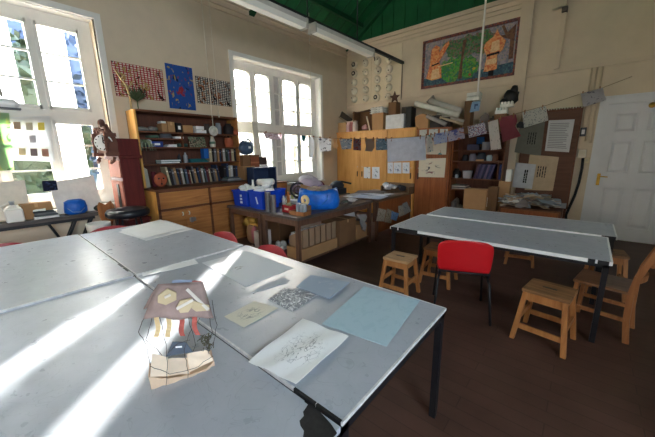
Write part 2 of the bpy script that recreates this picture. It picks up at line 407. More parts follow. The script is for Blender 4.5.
# ------------------------------------------------------------------ windows
def glass():
    m_, t, b = nt('window_glass'); t.nodes.remove(b); o = t.nodes['Material Output']
    tr = N(t, 'ShaderNodeBsdfTransparent'); tr.inputs[0].default_value = (.96, .98, 1, 1); g = N(t, 'ShaderNodeBsdfGlossy'); g.inputs['Roughness'].default_value = .02
    mx = N(t, 'ShaderNodeMixShader'); mx.inputs[0].default_value = .06; t.links.new(tr.outputs[0], mx.inputs[1]); t.links.new(g.outputs[0], mx.inputs[2]); t.links.new(mx.outputs[0], o.inputs[0]); return m_
GLASS = glass()
def film():
    m_, t, b = nt('white_translucent_film'); t.nodes.remove(b); o = t.nodes['Material Output']
    a = N(t, 'ShaderNodeBsdfTranslucent'); a.inputs[0].default_value = (.95, .95, .95, 1); tr = N(t, 'ShaderNodeBsdfTransparent')
    mx = N(t, 'ShaderNodeMixShader'); mx.inputs[0].default_value = .75; t.links.new(tr.outputs[0], mx.inputs[1]); t.links.new(a.outputs[0], mx.inputs[2]); t.links.new(mx.outputs[0], o.inputs[0]); return m_
FILM = film()
def window(n, y0, films, arch):
    """stone mullioned school window: four lights and a narrow middle strip, in two tiers"""
    L = [(y0+a, y0+b) for a, b in ((.17, .58), (.69, 1.09), (1.22, 1.38), (1.46, 1.91), (1.99, 2.44))]
    tiers = [(1.1, 2.1, [1.78, 1.44]), (2.27, 3.33, [2.62, 2.97])]
    xa, xb = -5.72, -5.66; ya, yb = y0+.08, y0+2.61
    f = MB(); f.box(xa, xb, ya, yb, .92, 1.1); f.box(xa, xb, ya, yb, 2.1, 2.27); f.box(xa, xb, ya, yb, 3.33, 3.49)
    for z0_, z1_, _ in tiers:
        ys = [ya]+[v for l in L for v in l]+[yb]
        for i in range(0, len(ys), 2): f.box(xa, xb, ys[i], ys[i+1], z0_, z1_)
    # casement frames, proud of the main frame
    for (a, b) in L:
        for z0_, z1_, _ in tiers:
            if b-a > .2:
                for q in ((a-.02, a+.02, z0_-.02, z1_+.02), (b-.02, b+.02, z0_-.02, z1_+.02)): f.box(xa+.01, xb+.015, *q)
                f.box(xa+.01, xb+.015, a, b, z0_-.02, z0_+.03); f.box(xa+.01, xb+.015, a, b, z1_-.03, z1_+.02)
                if arch and z1_ > 3:
                    for yc, sg in ((a+.02, 1), (b-.02, -1)):
                        pts = [(xa+.01, yc, z1_-.03)]+[(xa+.01, yc+sg*.1*(1-math.sin(t)), z1_-.03-.1*(1-math.cos(t))) for t in [PI/2*k/5 for k in range(6)]]
                        f.prism(pts, (.05, 0, 0))
    # inner casing on the room face of the wall
    c = (y0+.0, y0+2.69)
    f.box(XL, XL+.03, c[0]-.0, c[0]+.08, .9, 3.57); f.box(XL, XL+.03, c[1]-.08, c[1], .9, 3.57); f.box(XL, XL+.03, c[0]+.08, c[1]-.08, 3.49, 3.57)
    f.box(-5.66, XL, y0+.08, y0+.095, .92, 3.475); f.box(-5.66, XL, y0+2.595, y0+2.61, .92, 3.475); f.box(-5.66, XL, y0+.08, y0+2.61, 3.475, 3.49)
    w = struct(f.build('window_%d' % n, WHITE, origin=(-5.69, y0+1.35, .92)))
    pn = MB(); a, b = L[2]
    for z0_, z1_, zs in tiers: pn.box(xa, xa+.02, a, b, z0_, z1_)
    pn.build('middle_panel', flat((206, 200, 196)), w)
    b_ = MB()
    for (a, b) in L:
        for z0_, z1_, zs in tiers:
            for z in zs: b_.box(xa+.015, xb+.008, a, b, z-.011, z+.011)
    b_.build('glazing_bar', WHITE, w)
    g = MB()
    for (a, b) in L:
        for z0_, z1_, _ in tiers:
            if b-a > .2: g.box(-5.695, -5.691, a, b, z0_, z1_)
    g.build('window_pane', GLASS, w)
    s = MB(); s.box(XL-.16, XL+.09, y0+.03, y0+2.66, .88, .92); s.build('window_sill', WHITE, w)
    if films:
        fm = MB()
        for (a, b, z0_, z1_) in films: fm.box(-5.76, -5.755, a, b, z0_, z1_)
        fm.build('window_film', FILM, w)
    # stone mullions outside
    st = MB()
    st.box(-5.86, -5.78, y0+1.17, y0+1.43, .8, 3.5); st.box(-5.86, -5.8, y0+.56, y0+.7, .8, 3.5); st.box(-5.86, -5.8, y0+1.9, y0+2.0, .8, 3.5)
    st.build('stone_mullion', STONE, w)
    return w
window(1, -1.17, [(.3, .58, 2.2, 3.36), (.83, 1.13, 2.2, 3.36), (.83, 1.13, 1.0, 2.12), (-.55, -.2, 2.2, 3.36)], False)
window(2, 3.54, [], True)
# window added to the unseen right wall, to brighten the back wall
def added_side_window(n, ya, yb):
    f = MB(); x0, x1 = XR+.14, XR+.2
    for q in ((ya, ya+.07), (yb-.07, yb)): f.box(x0, x1, *q, 1.2, 3.4)
    k = (yb-ya)/4
    for i in (1, 2, 3): f.box(x0, x1, ya+k*i-.04, ya+k*i+.04, 1.2, 3.4)  # sampling portal of the added right-wall window
    for z in (1.2, 2.2, 3.33): f.box(x0, x1, ya, yb, z, z+.08)
    w = struct(f.build('window_%d' % n, WHITE)); g = MB(); g.box(XR+.168, XR+.172, ya, yb, 1.2, 3.4); g.build('window_pane', GLASS, w)
added_side_window(3, -2.4, .5)

# ------------------------------------------------------------------ door
d = MB(); x0, x1 = DX0+.02, DX1-.02; yd0, yd1 = YB+.02, YB+.085
px_ = [(x0+.11, x0+.4), (x0+.5, x1-.11)]
pz_ = [(.24, .96), (1.18, 1.76), (1.88, 2.22)]
d.box(x0, x1, yd0+.035, yd1, .01, DZ-.02)
for q in ((x0, px_[0][0]), (px_[0][1], px_[1][0]), (px_[1][1], x1)): d.box(*q, yd0, yd0+.035, .01, DZ-.02)
for q in ((.01, pz_[0][0]), (pz_[0][1], pz_[1][0]), (pz_[1][1], pz_[2][0]), (pz_[2][1], DZ-.02)):
    for a, b in px_: d.box(a, b, yd0, yd0+.035, *q)
door = struct(d.build('door_1', DOORW, origin=(DX0, YB+.05, 0)))
for a, b in px_:
    for c_, e in pz_:
        rl = MB(); o1, o2 = .025, .06
        rl.hexa([(a+o1, yd0+.035, c_+o1), (b-o1, yd0+.035, c_+o1), (b-o1, yd0+.035, e-o1), (a+o1, yd0+.035, e-o1)], [(a+o2, yd0+.012, c_+o2), (b-o2, yd0+.012, c_+o2), (b-o2, yd0+.012, e-o2), (a+o2, yd0+.012, e-o2)])
        rl.build('door_panel', DOORW, door)
hd = MB(); hp = AY(600.5, 178, yd0)
hd.box(hp.x-.05, hp.x-.005, yd0-.014, yd0, hp.z-.13, hp.z+.08)
pl_ = hd.build('handle_plate', BRASS, door, bevel=.004)
lv = MB(); lv.tube([(hp.x-.028, yd0-.01, hp.z+.03), (hp.x-.028, yd0-.05, hp.z+.03), (hp.x+.09, yd0-.055, hp.z+.025)], .009); lv.build('door_handle', BRASS, door)
kb = MB(); kp = AY(652.5, 105, yd0-.03); kb.lathe([(.0, 0), (.035, .005), (.045, .03), (.03, .05), (0, .055)], (kp.x, yd0, kp.z), 14, axis='Y'); kb.build('door_hook', BRASS, door)
fr = MB(); a = .1
for q in ((DX0-a, DX0+.02, 0, DZ+a), (DX1-.02, DX1+a, 0, DZ+a), (DX0-a, DX1+a, DZ-.02, DZ+a)): fr.box(q[0], q[1], YB-.03, YB+.02, q[2], q[3]) if q[2] == 0 else fr.box(DX0+.02, DX1-.02, YB-.03, YB+.02, q[2], q[3])
fr.box(DX0-a-.02, DX1+a+.02, YB-.045, YB, DZ+a-.02, DZ+a+.015)
struct(fr.build('trim_8', DOORW))

# ------------------------------------------------------------------ outdoors
gm = MB(); gm.box(-60, -5.9, -40, 50, -.6, -.5); struct(gm.build('ground_outside', mat('outdoor_grass', (90, 110, 70), .9, .2, 2)))
bt = MB(); bt.box(-6.6, -5.84, 6.28, 6.75, -.5, 4.6); bt.prism([(-6.6, 6.28, 4.6), (-5.84, 6.28, 4.6), (-5.84, 6.28, 5.2)], (0, .47, 0)); struct(bt.build('wall_sunblock_buttress', STONE))  # added buttress, keeps sun out of the far window's right-hand light
gw = MB(); gw.box(-7.95, -7.7, 4.6, 10.5, -.5, 3.05); gw.box(-8.0, -7.65, 4.6, 10.5, 3.05, 3.13); struct(gw.build('wall_sunblock_garden', mat('pale_render', (236, 232, 226), .85, .05, 3)))  # added pale wall, stops low sunbeams before they reach the tables
def tree(x, y, h, w_, label, seed, lc):
    rr = random.Random(seed); t = thing('tree', label, 'tree', (x, y, -.5), 0, 'trees outside the window')
    tk = MB(); tk.tube([(0, 0, 0), (.1, .05, h*.3), (0, 0, h*.6)], [.16, .13, .07]); tk.build('trunk', mat('bark', (84, 70, 58), .9, .3, 9), t, world=False)
    lf = MB(); lf.ball((0, 0, h*.55), (w_*.86, w_*.86, h*.42), 16, .1)
    for k in range(3000):
        a_, b_ = rr.uniform(0, 2*PI), math.acos(rr.uniform(-1, 1)); q = rr.uniform(.55, 1.)
        p = Vector((math.sin(b_)*math.cos(a_)*w_*q, math.sin(b_)*math.sin(a_)*w_*q, h*.55+math.cos(b_)*h*.45*q))
        s_ = rr.uniform(.08, .17); u = Vector((rr.uniform(-1, 1), rr.uniform(-1, 1), rr.uniform(-1, 1))).normalized(); v = u.orthogonal().normalized()
        lf.add([p-u*s_, p+v*s_*.6, p+u*s_, p-v*s_*.6], [(0, 1, 2, 3)])
    lf.build('foliage', mat('tree_leaf_%d' % seed, lc, .7, .4, 3), t, world=False)
tree(-8.8, .55, 4.6, 1.3, 'leafy tree filling the lower right lights of the left window', 1, (48, 62, 50))
tree(-11.2, -2.2, 6.4, 1.6, 'taller leafy tree at the left edge, behind the pinned green sheet', 2, (46, 60, 60))
tree(-11.6, 1.6, 6.6, 1.5, 'tall bluish tree rising behind the right upper lights of the left window', 3, (44, 58, 84))
G1 = 'grey work tables pushed together in the foreground'
G2 = 'grey work tables in front of the door'
# ------------------------------------------------------------------ tables
def table(x0, x1, y0, y1, z, label, chips, group, leg_in=.0, broken=None, strips=('y0', 'y1', 'x0', 'x1')):
    t = thing('work_table', label, 'table', ((x0+x1)/2, (y0+y1)/2, 0), 0, group)
    m = MB(); m.box(x0+.004, x1-.004, y0+.004, y1-.004, z-.022, z)
    if broken: m.mat(1).prism([(p[0], p[1], z) for p in broken], (0, 0, .0012))
    m.build('tabletop', [LAM, BLACKP], t)
    e = MB(); rr = random.Random(int(x0*100+y0*10)); w = .006; eh = .014
    if group is G2: w, eh = .012, .03
    for side in strips:
        e.mat(0)
        if side == 'y0': e.box(x0, x1, y0-.002, y0+w, z-eh, z+.0012)
        if side == 'y1': e.box(x0, x1, y1-w, y1+.002, z-eh, z+.0012)
        if side == 'x0': e.box(x0-.002, x0+w, y0, y1, z-eh, z+.0012)
        if side == 'x1': e.box(x1-w, x1+.002, y0, y1, z-eh, z+.0012)
    e.mat(1)
    for side, a, b in chips:   # bare, chipped stretches of the edge
        k = a
        while k < b:
            l = rr.uniform(.01, .16); q = min(b, k+l); hh = rr.uniform(.002, .008)
            if side == 'y0': e.box(k, q, y0-.0035, y0+hh, z-eh-.0005, z+.002)
            if side == 'y1': e.box(k, q, y1-hh, y1+.0035, z-eh-.0005, z+.002)
            if side == 'x1': e.box(x1-hh, x1+.0035, k, q, z-eh-.0005, z+.002)
            if side == 'x0': e.box(x0-.0035, x0+hh, k, q, z-eh-.0005, z+.002)
            k = q+rr.choice((0, 0, .004, .015))
    e.build('edge_strip', [EDGE2 if group is G2 else EDGE, BLACKP], t)
    f = MB(); i = .005 if group is not G2 else .014
    f.box(x0+i, x1-i, y0+i, y0+i+.03, z-.06, z-.0225); f.box(x0+i, x1-i, y1-i-.03, y1-i, z-.06, z-.0225)
    f.box(x0+i, x0+i+.03, y0+i, y1-i, z-.06, z-.0225); f.box(x1-i-.03, x1-i, y0+i, y1-i, z-.06, z-.0225)
    f.build('frame', BLACK, t)
    for lx in (x0+i, x1-i-.038):
        for ly in (y0+i, y1-i-.038):
            l = MB(); l.box(lx, lx+.038, ly, ly+.038, 0, z-.023); l.build('leg', BLACK, t)
    return t
TZ = .735; TC = .744; TD = .728
table(-2.478, -.515, .657, 1.632, TZ, 'grey table with a dark open end, carrying the blue sheet and most of the drawings', [('y0', -.75, -.52)], G1)
bp = [AZ(*p, TD) for p in ((301, 395.4), (305, 398), (304.5, 402), (308, 404.5), (306, 408), (303, 412), (304, 416), (299.5, 421), (300.5, 426), (304, 431), (303, 437), (309, 446), (345, 446), (338, 434), (331, 424), (316, 404))]
table(-2.49, -.51, -.36, .65, TD, 'grey table under the hanging paper balloon, its laminate broken at one corner', [], G1, broken=[(min(p.x, -.508), min(p.y, .652)) for p in bp], strips=('x0', 'y0'))
table(-4.34, -2.486, .66, 1.60, TC, 'far grey table bearing the loose stack of white paper', [], G1)
table(-4.38, -2.505, -.34, .645, TC, 'bare grey table beside the window bench with dark chips on its edge', [('y1', -2.86, -2.6)], G1)
table(-1.73, .25, 3.17, 4.08, TZ, 'grey table with black chipped edge and the red chair tucked against it', [('y0', -1.72, -1.38), ('y0', .1, .23)], G2)
table(-1.66, .32, 4.10, 4.83, TC, 'grey table nearest the door and the brown pinboard', [('y0', .2, .31)], G2)

# ------------------------------------------------------------------ stools and chairs
def stool(label, x, y, rz, s=.33, h=.47, mt=None):
    t = thing('wooden_stool', label, 'stool', (x, y, 0), rz, 'square wooden stools')
    a = s/2; b = s/2+.018
    st = MB(); st.box(-a, a, -a*.95, a*.95, h-.03, h); st.build('seat', mt or STOOLT, t, world=False, bevel=.006)
    slot = MB(); slot.box(-.05, .05, -.012, .012, h-.004, h+.0008); slot.build('hand_slot', DARK, t, world=False)
    ap = MB(); ia = a-.03
    for sg in (-1, 1):
        ap.box(-ia, ia, sg*ia-.01, sg*ia+.01, h-.1, h-.03); ap.box(sg*ia-.01, sg*ia+.01, -ia, ia, h-.1, h-.03)
    ap.build('apron', STOOLW, t, world=False)
    for sx in (-1, 1):
        for sy_ in (-1, 1):
            l = MB(); w = .018
            lo = [(sx*b+dx, sy_*b+dy, 0) for dx, dy in ((-w, -w), (w, -w), (w, w), (-w, w))]
            hi = [(sx*(a-.03)+dx, sy_*(a-.03)+dy, h-.03) for dx, dy in ((-w, -w), (w, -w), (w, w), (-w, w))]
            l.hexa(lo, hi).build('leg', STOOLW, t, world=False)
    for sg in (-1, 1):
        k = .018; e = (b-(b-a+.03)*.27)
        r_ = MB(); r_.bar((-e, sg*e, .13), (e, sg*e, .13), .018, .045); r_.build('stretcher', STOOLW, t, world=False)
        e2 = (b-(b-a+.03)*.45)
        r_ = MB(); r_.bar((sg*e2, -e2, .2), (sg*e2, e2, .2), .018, .045); r_.build('stretcher', STOOLW, t, world=False)
    return t
stool('square wooden stool standing clear in front of the table corner', -.11, 3.0, rad(-8), .33, .47)
stool('square wooden stool with a pale worn seat, nearest the cardboard magazine files', -1.49, 2.99, rad(2), .3, .46, wood('pale_worn_seat', (150, 112, 76), (206, 172, 130), 7, 'X', .55))
stool('square wooden stool half hidden behind the red chair', -1.27, 3.62, rad(4), .32, .46)
stool('square wooden stool pushed under the far end of the tables', .3, 4.45, rad(6), .3, .5)
stool('square wooden stool in shade under the middle of the far table', -.6, 5.0, rad(10), .3, .45)
def red_chair(label, x, y, rz, m=REDP):
    """polypropylene shell on a bent steel frame; the sitter faces local +Y"""
    t = thing('plastic_chair', label, 'chair', (x, y, 0), rz, 'red plastic chairs'); t.scale = (1.14, 1, 1 if m is REDP else .955)
    sh = MB(); prof = [(-.225, .80, .155), (-.222, .775, .205), (-.213, .72, .222), (-.205, .62, .22), (-.2, .51, .212), (-.18, .455, .2), (-.13, .425, .2), (-.02, .417, .212), (.1, .425, .217), (.19, .43, .2), (.225, .415, .17)]
    nx = 10; top = []
    for yy, z, w in prof:
        for i in range(nx+1):
            u = i/nx*2-1; cup = abs(u)**2.6
            top.append(Vector((u*w, yy+(cup*.05 if z > .5 else 0), z+(cup*.03 if z < .5 else 0)-(cup*.02 if z > .75 else 0))))
    w = nx+1; fs = [(j*w+i, j*w+i+1, (j+1)*w+i+1, (j+1)*w+i) for j in range(len(prof)-1) for i in range(nx)]
    sh.add(top, fs, None, True); o = sh.build('seat_shell', m, t, world=False)
    md = o.modifiers.new('thick', 'SOLIDIFY'); md.thickness = .006; md = o.modifiers.new('soft', 'SUBSURF'); md.levels = md.render_levels = 1
    for sx in (-1, 1):
        a = MB(); a.tube([(sx*.19, .16, .405), (sx*.2, .2, .38), (sx*.215, .235, 0)], .0105); a.build('leg', BLACK, t, world=False)
        a = MB(); a.tube([(sx*.19, -.15, .412), (sx*.2, -.2, .38), (sx*.225, -.28, 0)], .0105); a.build('leg', BLACK, t, world=False)
        a = MB(); a.tube([(sx*.19, .17, .405), (sx*.185, 0, .4), (sx*.19, -.15, .41), (sx*.19, -.215, .48)], .0105); a.build('seat_rail', BLACK, t, world=False)
    for P in ([(-.19, -.215, .48), (0, -.218, .48), (.19, -.215, .48)], [(-.19, .1, .4), (.19, .1, .4)]): a = MB(); a.tube(P, .0105); a.build('cross_bar', BLACK, t, world=False)
    return t
red_chair('bright red plastic chair with black steel legs tucked under the right-hand grey table', -.85, 3.08, rad(22))
red_chair('faded red plastic chair behind the big board lying on the table', -2.17, 1.53, rad(176), PINKP)
red_chair('faded red plastic chair between the table and the open sacks under the dark bench', -2.98, 1.53, rad(182), PINKP)
red_chair('faded red plastic chair near the folded trestle legs', -4.24, .97, rad(-88), PINKP)
red_chair('faded red plastic chair at the left edge, before the clutter under the bench', -4.24, .02, rad(-90), PINKP)
# bentwood chair at the right edge
def wooden_chair(label, x, y, rz):
    t = thing('wooden_chair', label, 'chair', (x, y, 0), rz)
    s = MB(); s.box(-.19, .19, -.18, .2, .43, .455); s.build('seat', wood('polished_seat', (110, 72, 48), (150, 108, 78), 6, 'Y', .3), t, world=False, bevel=.006)
    for sx in (-1, 1):
        l = MB(); l.bar((sx*.17, .18, 0), (sx*.165, .17, .43), .034); l.build('leg', CHAIRW, t, world=False)
        b = MB(); P = [(-.21, 0), (-.185, .2), (-.18, .44), (-.2, .6), (-.27, .82)]
        for (ya, za), (yb, zb) in zip(P[:-1], P[1:]): b.bar((sx*.175, ya, za), (sx*.175, yb, zb), .03, .042, up=(0, 1, 0))
        b.build('back_post', CHAIRW, t, world=False)
        st = MB(); st.bar((sx*.172, -.19, .2), (sx*.17, .175, .2), .02, .035); st.build('stretcher', CHAIRW, t, world=False)
    for nm, ya, za, hh in (('back_rest', -.262, .76, .14), ('back_rail', -.192, .56, .05)):
        r_ = MB(); n = 8; pts = []
        for i in range(n):
            u0, u1 = i/n*2-1, (i+1)/n*2-1; f = lambda u: -.05*(1-u*u)
            r_.bar((u0*.175, ya+f(u0), za), (u1*.175, ya+f(u1), za), .016, hh)
        r_.build(nm, CHAIRW, t, world=False)
    ap = MB(); ap.box(-.165, .165, .16, .18, .37, .43); ap.box(-.165, .165, -.185, -.165, .37, .43); ap.build('apron', CHAIRW, t, world=False)
    return t
wooden_chair('brown wooden chair with a curved back drawn up to the table end', .26, 3.56, rad(80))

# ------------------------------------------------------------------ papers on the tables
def lay(name, label, cat, px, z, mats, nx=6, ny=6, wav=.002, th=.002, bend=0., group=None, marks=None):
    c = [AZ(*p, z) for p in px]
    m = MB(); c = [p+Vector((0, 0, th+wav*.9)) for p in c]
    m.sheet([c[0], c[1], c[2], c[3]], th, nx, ny, wav, bend, seed=len(label))
    if m.v and (c[1]-c[0]).cross(c[3]-c[0]).z > 0:
        pass
    return tag(m.build(name, mats), label, cat, group)
GP = 'drawings and sheets lying on the grey tables'
pencil = drawn('pencil_drawing', (206, 206, 206), [(120, 122, 128), (80, 82, 90)], 6, .28, 'line', distort=2.5)
lay('paper_sheet', 'lowest sheet of the loose white stack on the far table', 'paper', ((118.5, 232.5), (158, 221.5), (194, 229.5), (146, 241)), TC, PAPER, group=GP)
lay('paper_sheet', 'top sheet of the loose white stack on the far table', 'paper', ((120.5, 231), (160.5, 220), (187, 228.5), (144, 239.5)), TC+.008, PAPER, wav=.005, group=GP)
lay('paper_sheet', 'plain white sheet lying across the table joint behind the paper balloon', 'paper', ((139, 266), (191, 256), (198.5, 264), (143, 277)), TZ, PAPER, group=GP)
o = lay('grey_board', 'large pale grey board with a small sketch, half in sunlight', 'board', ((202, 263), (247.5, 251.2), (293.3, 268.2), (245.6, 287)), TZ, [drawn('grey_board_face', (220, 223, 228), [], 1, 0)], wav=.0003, th=.003, group=GP)
c = [AZ(*p, TZ+.0045) for p in ((228, 268.5), (244, 264), (249, 266.5), (232, 272.5))]
mk = MB(); mk.sheet(c, .0006, 2, 2, 0); sk = mk.build('sketch', drawn('tiny_sketch', (218, 221, 226), [(176, 168, 164), (140, 138, 136)], 3, .5, 'blob', centre=True), o, origin=o.location); 
poly = [AZ(*p, TZ+.001) for p in ((252.6, 293.5), (256.5, 288.5), (262, 285.5), (283, 277.5), (290, 280), (286, 283.5), (279, 285.2), (262, 291), (257, 291.6), (254, 294))]
tg = MB(); tg.prism(poly, (0, 0, .003)); o = tag(tg.build('paper_tag', drawn('tag_paper', (190, 193, 200), [(160, 162, 170)], 9, .3, 'blob')), 'grey bottle shaped paper cut-out lying near the board', 'paper cut-out', GP)
lay('drawing_sheet', 'small beige sheet with faint pencil, closest to the paper balloon', 'drawing', ((224.2, 317.5), (254.4, 301.8), (278.3, 309), (244, 328.4)), TZ, drawn('beige_sketch', (224, 218, 202), [(176, 170, 160), (146, 142, 136)], 2.5, .15, 'line', distort=1, centre=True), group=GP)
lay('print_sheet', 'small black ink print partly under the bluish card', 'print', ((268, 300), (284.5, 288.2), (318, 295.4), (292.7, 312.2)), TZ, drawn('ink_print', (240, 241, 243), [(190, 192, 198), (140, 142, 148)], 7, .6, 'blob', distort=1.5), group=GP)
lay('painted_card', 'bluish card with yellow circles lying over the ink print', 'card', ((296, 287.5), (310.8, 275.5), (349.5, 283.2), (329, 299.5)), TZ+.009, drawn('bluish_card', (160, 174, 192), [(190, 184, 120), (182, 190, 200)], 2.2, .2, 'blob', centre=True), th=.005, wav=.001, group=GP)
lay('blue_sheet', 'large plain pale blue sheet at the open end of the table', 'paper', ((322, 324.3), (364, 286.9), (419.9, 300.9), (386.5, 347)), TZ, drawn('pale_blue_paper', (176, 201, 213), [(170, 196, 209)], 8, .4, 'blob'), wav=.001, group=GP)
lay('drawing_sheet', 'large wrinkled white drawing overhanging the table joint', 'drawing', ((248.5, 364), (303, 320.6), (348.5, 338.3), (296, 387)), TZ+.001, drawn('wrinkled_drawing', (246, 247, 248), [(186, 188, 192), (146, 148, 154)], 3.2, .08, 'line', distort=1.6, centre=True), nx=16, ny=16, wav=.006, group=GP)

# ------------------------------------------------------------------ the paper balloon sculpture
B0 = AZ(183, 378, TD); BA = math.atan2(-B0.x, B0.y)
P1 = (B0.x+math.cos(BA), B0.y+math.sin(BA))
rt = Vector((math.cos(BA), math.sin(BA), 0)); bk = Vector((-math.sin(BA), math.cos(BA), 0))
def BP(px, py, d=0.): q = bk*d; return AV(px, py, (B0.x+q.x, B0.y+q.y), (P1[0]+q.x, P1[1]+q.y))
bal = thing('paper_balloon', 'handmade paper airship on wires, standing on the sunlit grey table', 'sculpture', (B0.x, B0.y, TD))
FELT = mat('brown_felt_paper', (150, 128, 122), .9, .2, 18); FELTI = mat('canopy_lining', (176, 160, 150), .9, .1, 9)
# canopy: two bulging panels joined at the ridge
cn = MB(); g = 10
def panel(sgn, c4):
    vs = []; fs = []
    for j in range(g+1):
        for i in range(g+1):
            u, v = i/g, j/g
            p = (c4[0]*(1-u)+c4[1]*u)*(1-v)+(c4[3]*(1-u)+c4[2]*u)*v
            p = p + bk*sgn*(.035*math.sin(PI*u)*math.sin(PI*min(1, v*.9))) + Vector((0, 0, .006*math.sin(u*13+v*5)*v))
            vs.append(p)
    for j in range(g):
        for i in range(g): fs.append((j*(g+1)+i, j*(g+1)+i+1, (j+1)*(g+1)+i+1, (j+1)*(g+1)+i))
    cn.add(vs, fs, None, True)
def dcan(px, py):
    v = max(0, min(1, (py-283)/35)); xl, xr = 158-15.5*v, 203+10.5*v; u = max(0, min(1, (px-xl)/(xr-xl)))
    return -(.045*v+.035*math.sin(PI*u)*math.sin(PI*min(1, v*.9)))
CT = [BP(158, 284), BP(203, 281.5), BP(213.5, 317, -.045), BP(142.5, 318, -.045)]
CB = [CT[0], CT[1], CT[2]+bk*.09, CT[3]+bk*.09]
panel(-1, CT); panel(1, CB)
o = cn.build('canopy', FELT, bal); md = o.modifiers.new('thick', 'SOLIDIFY'); md.thickness = .003
rd = MB(); rd.mat(0).sheet([BP(172, 280.5, .03), BP(192, 280.5, .03), BP(192, 285, .015), BP(172, 285, .015)], .002, 4, 2, .004); rd.mat(1).sheet([BP(191, 281, .03), BP(201, 281.5, .03), BP(202, 285, .015), BP(191, 285, .015)], .002, 3, 2, .004)
rd.build('ridge_scrap', [flat((150, 160, 184)), flat((190, 110, 104))], bal)
for cs in (((157.7, 295.3), (167.3, 288.2), (176.3, 292), (176.3, 299), (165.7, 304.2), (157.7, 301.7)), ((176.3, 306.5), (180, 300), (191.3, 297.8), (193.6, 303.3), (188, 311.3), (180, 312)), ((193, 300), (209, 304.9), (209, 309.7), (196, 310.6), (191.3, 307.4))):
    mm = MB(); mm.prism([BP(*p, dcan(*p)-.006) for p in cs], bk*-.008); mm.build('patch', flat((196, 176, 142)), bal)
for i, cs in enumerate((((185.5, 290), (188, 288), (209.5, 308.5), (207, 310.5)), ((176, 307.5), (192.5, 298.5), (193.5, 300.8), (177, 310)), ((164, 296.5), (170, 293.5), (171, 295.5), (165, 298.5)))):
    mm = MB(); mm.prism([BP(*p, dcan(*p)-.0145) for p in cs], bk*-.003); mm.build('tape_strip', mat('masking_tape', (216, 206, 196), .6, .05, 9), bal)
for i, (xa, xb, c) in enumerate(((153.5, 158.5, (214, 186, 140)), (165.5, 170.5, (214, 186, 140)), (179, 184, (172, 86, 76)), (192, 197, (180, 94, 84)))):
    mm = MB(); n = 6; L_ = []
    y0_, y1_ = 316, (337 if i < 2 else 336) - (1 if i == 3 else 0)
    for k in range(n+1):
        f = k/n; dx = 2.5*math.sin(f*4+i)*f
        L_.append((BP(xa+dx+f*2, y0_+(y1_-y0_)*f, -.04+.01*math.sin(f*6+i)), BP(xb+dx+f*2, y0_+(y1_-y0_)*f, -.04+.012*math.sin(f*5+i+1))))
    for (a, b), (c_, d_) in zip(L_[:-1], L_[1:]): mm.sheet([a, b, d_, c_], .0015)
    mm.build('ribbon', flat(c), bal)
mm = MB(); mm.prism([BP(*p, -.01) for p in ((172.5, 342), (186, 342.5), (193, 352), (166.5, 356.5))], bk*.004); mm.build('felt_tag', flat((84, 92, 104)), bal)
mm = MB(); mm.prism([BP(*p, -.0125) for p in ((175.5, 346.5), (182, 346), (182, 347.6), (175.5, 348))], bk*.001); mm.build('stitching', PAPER, bal)
# boat-shaped basket
bb = MB()
def bpt(px, py, d): p = BP(px, py); return p + bk*(d+.03)
ft = [bpt(149, 374, -.045), bpt(167, 375, -.05), bpt(187, 372, -.05), bpt(205, 367, -.045), bpt(214, 361, -.03)]
fb = []
for p in ft: q = p.copy(); q.z = TD+.002; fb.append(q - bk*-.012)
for (a, b), (c_, d_) in zip(zip(ft[:-1], ft[1:]), zip(fb[:-1], fb[1:])): bb.sheet([a, b, d_, c_], .003, 3, 3, .003, seed=3)
bt = [p + bk*.085 + Vector((0, 0, .0)) for p in ft]; bt2 = []
for p in bt: q = p.copy(); q.z = TD+.002; bt2.append(q-bk*.015)
for (a, b), (c_, d_) in zip(zip(bt[:-1], bt[1:]), zip(bt2[:-1], bt2[1:])): bb.sheet([a, b, d_, c_], .003, 3, 3, .003, seed=5)
for (a, b), (c_, d_) in zip(zip(fb[:-1], fb[1:]), zip(bt2[:-1], bt2[1:])): bb.sheet([c_+Vector((0,0,.003)), d_+Vector((0,0,.003)), b+Vector((0,0,.003)), a+Vector((0,0,.003))], .003)
bb.sheet([ft[0], bt[0], bt2[0], fb[0]], .003, 2, 2, .002); bb.sheet([bt[-1], ft[-1], fb[-1], bt2[-1]], .003, 2, 2, .002)
bb.build('basket', mat('basket_paper', (216, 188, 160), .85, .1, 12), bal)
mm = MB(); mm.sheet([bpt(168, 366, .02), bpt(189, 364, .01), bpt(189, 371, -.045), bpt(167, 374, -.045)], .003, 4, 4, .004); mm.build('crumpled_lining', mat('lining_paper', (240, 218, 194), .85, .08, 12), bal)
mm = MB(); mm.sheet([bpt(187, 358, -.0), bpt(208, 354, .0), bpt(213, 359, -.04), bpt(189, 370, -.045)], .003, 5, 5, .008); mm.build('crumpled_lining', MC['lining_paper'], bal); mm = MB(); mm.sheet([bpt(152, 361, .02), bpt(168, 362, .0), bpt(168, 373, -.05), bpt(150, 374, -.05)], .003, 4, 4, .004)
mm.build('crumpled_lining', mat('lining_paper', (240, 218, 194), .85, .08, 12), bal)
mm = MB()
for k in range(26):
    p = bpt(R.uniform(203, 213), R.uniform(338, 352), R.uniform(-.03, .02)); mm.tube([p, p+Vector((R.uniform(-.015, .015), R.uniform(-.015, .015), R.uniform(-.012, .015))), p+Vector((R.uniform(-.02, .02), R.uniform(-.02, .02), R.uniform(-.02, .02)))], .0016, 5)
for k in range(12): mm.ball(bpt(R.uniform(204, 212), R.uniform(339, 350), R.uniform(-.03, .02)), R.uniform(.003, .006), 6)
mm.build('moss_tuft', mat('dark_moss', (92, 90, 74), .9, .3, 30), bal)
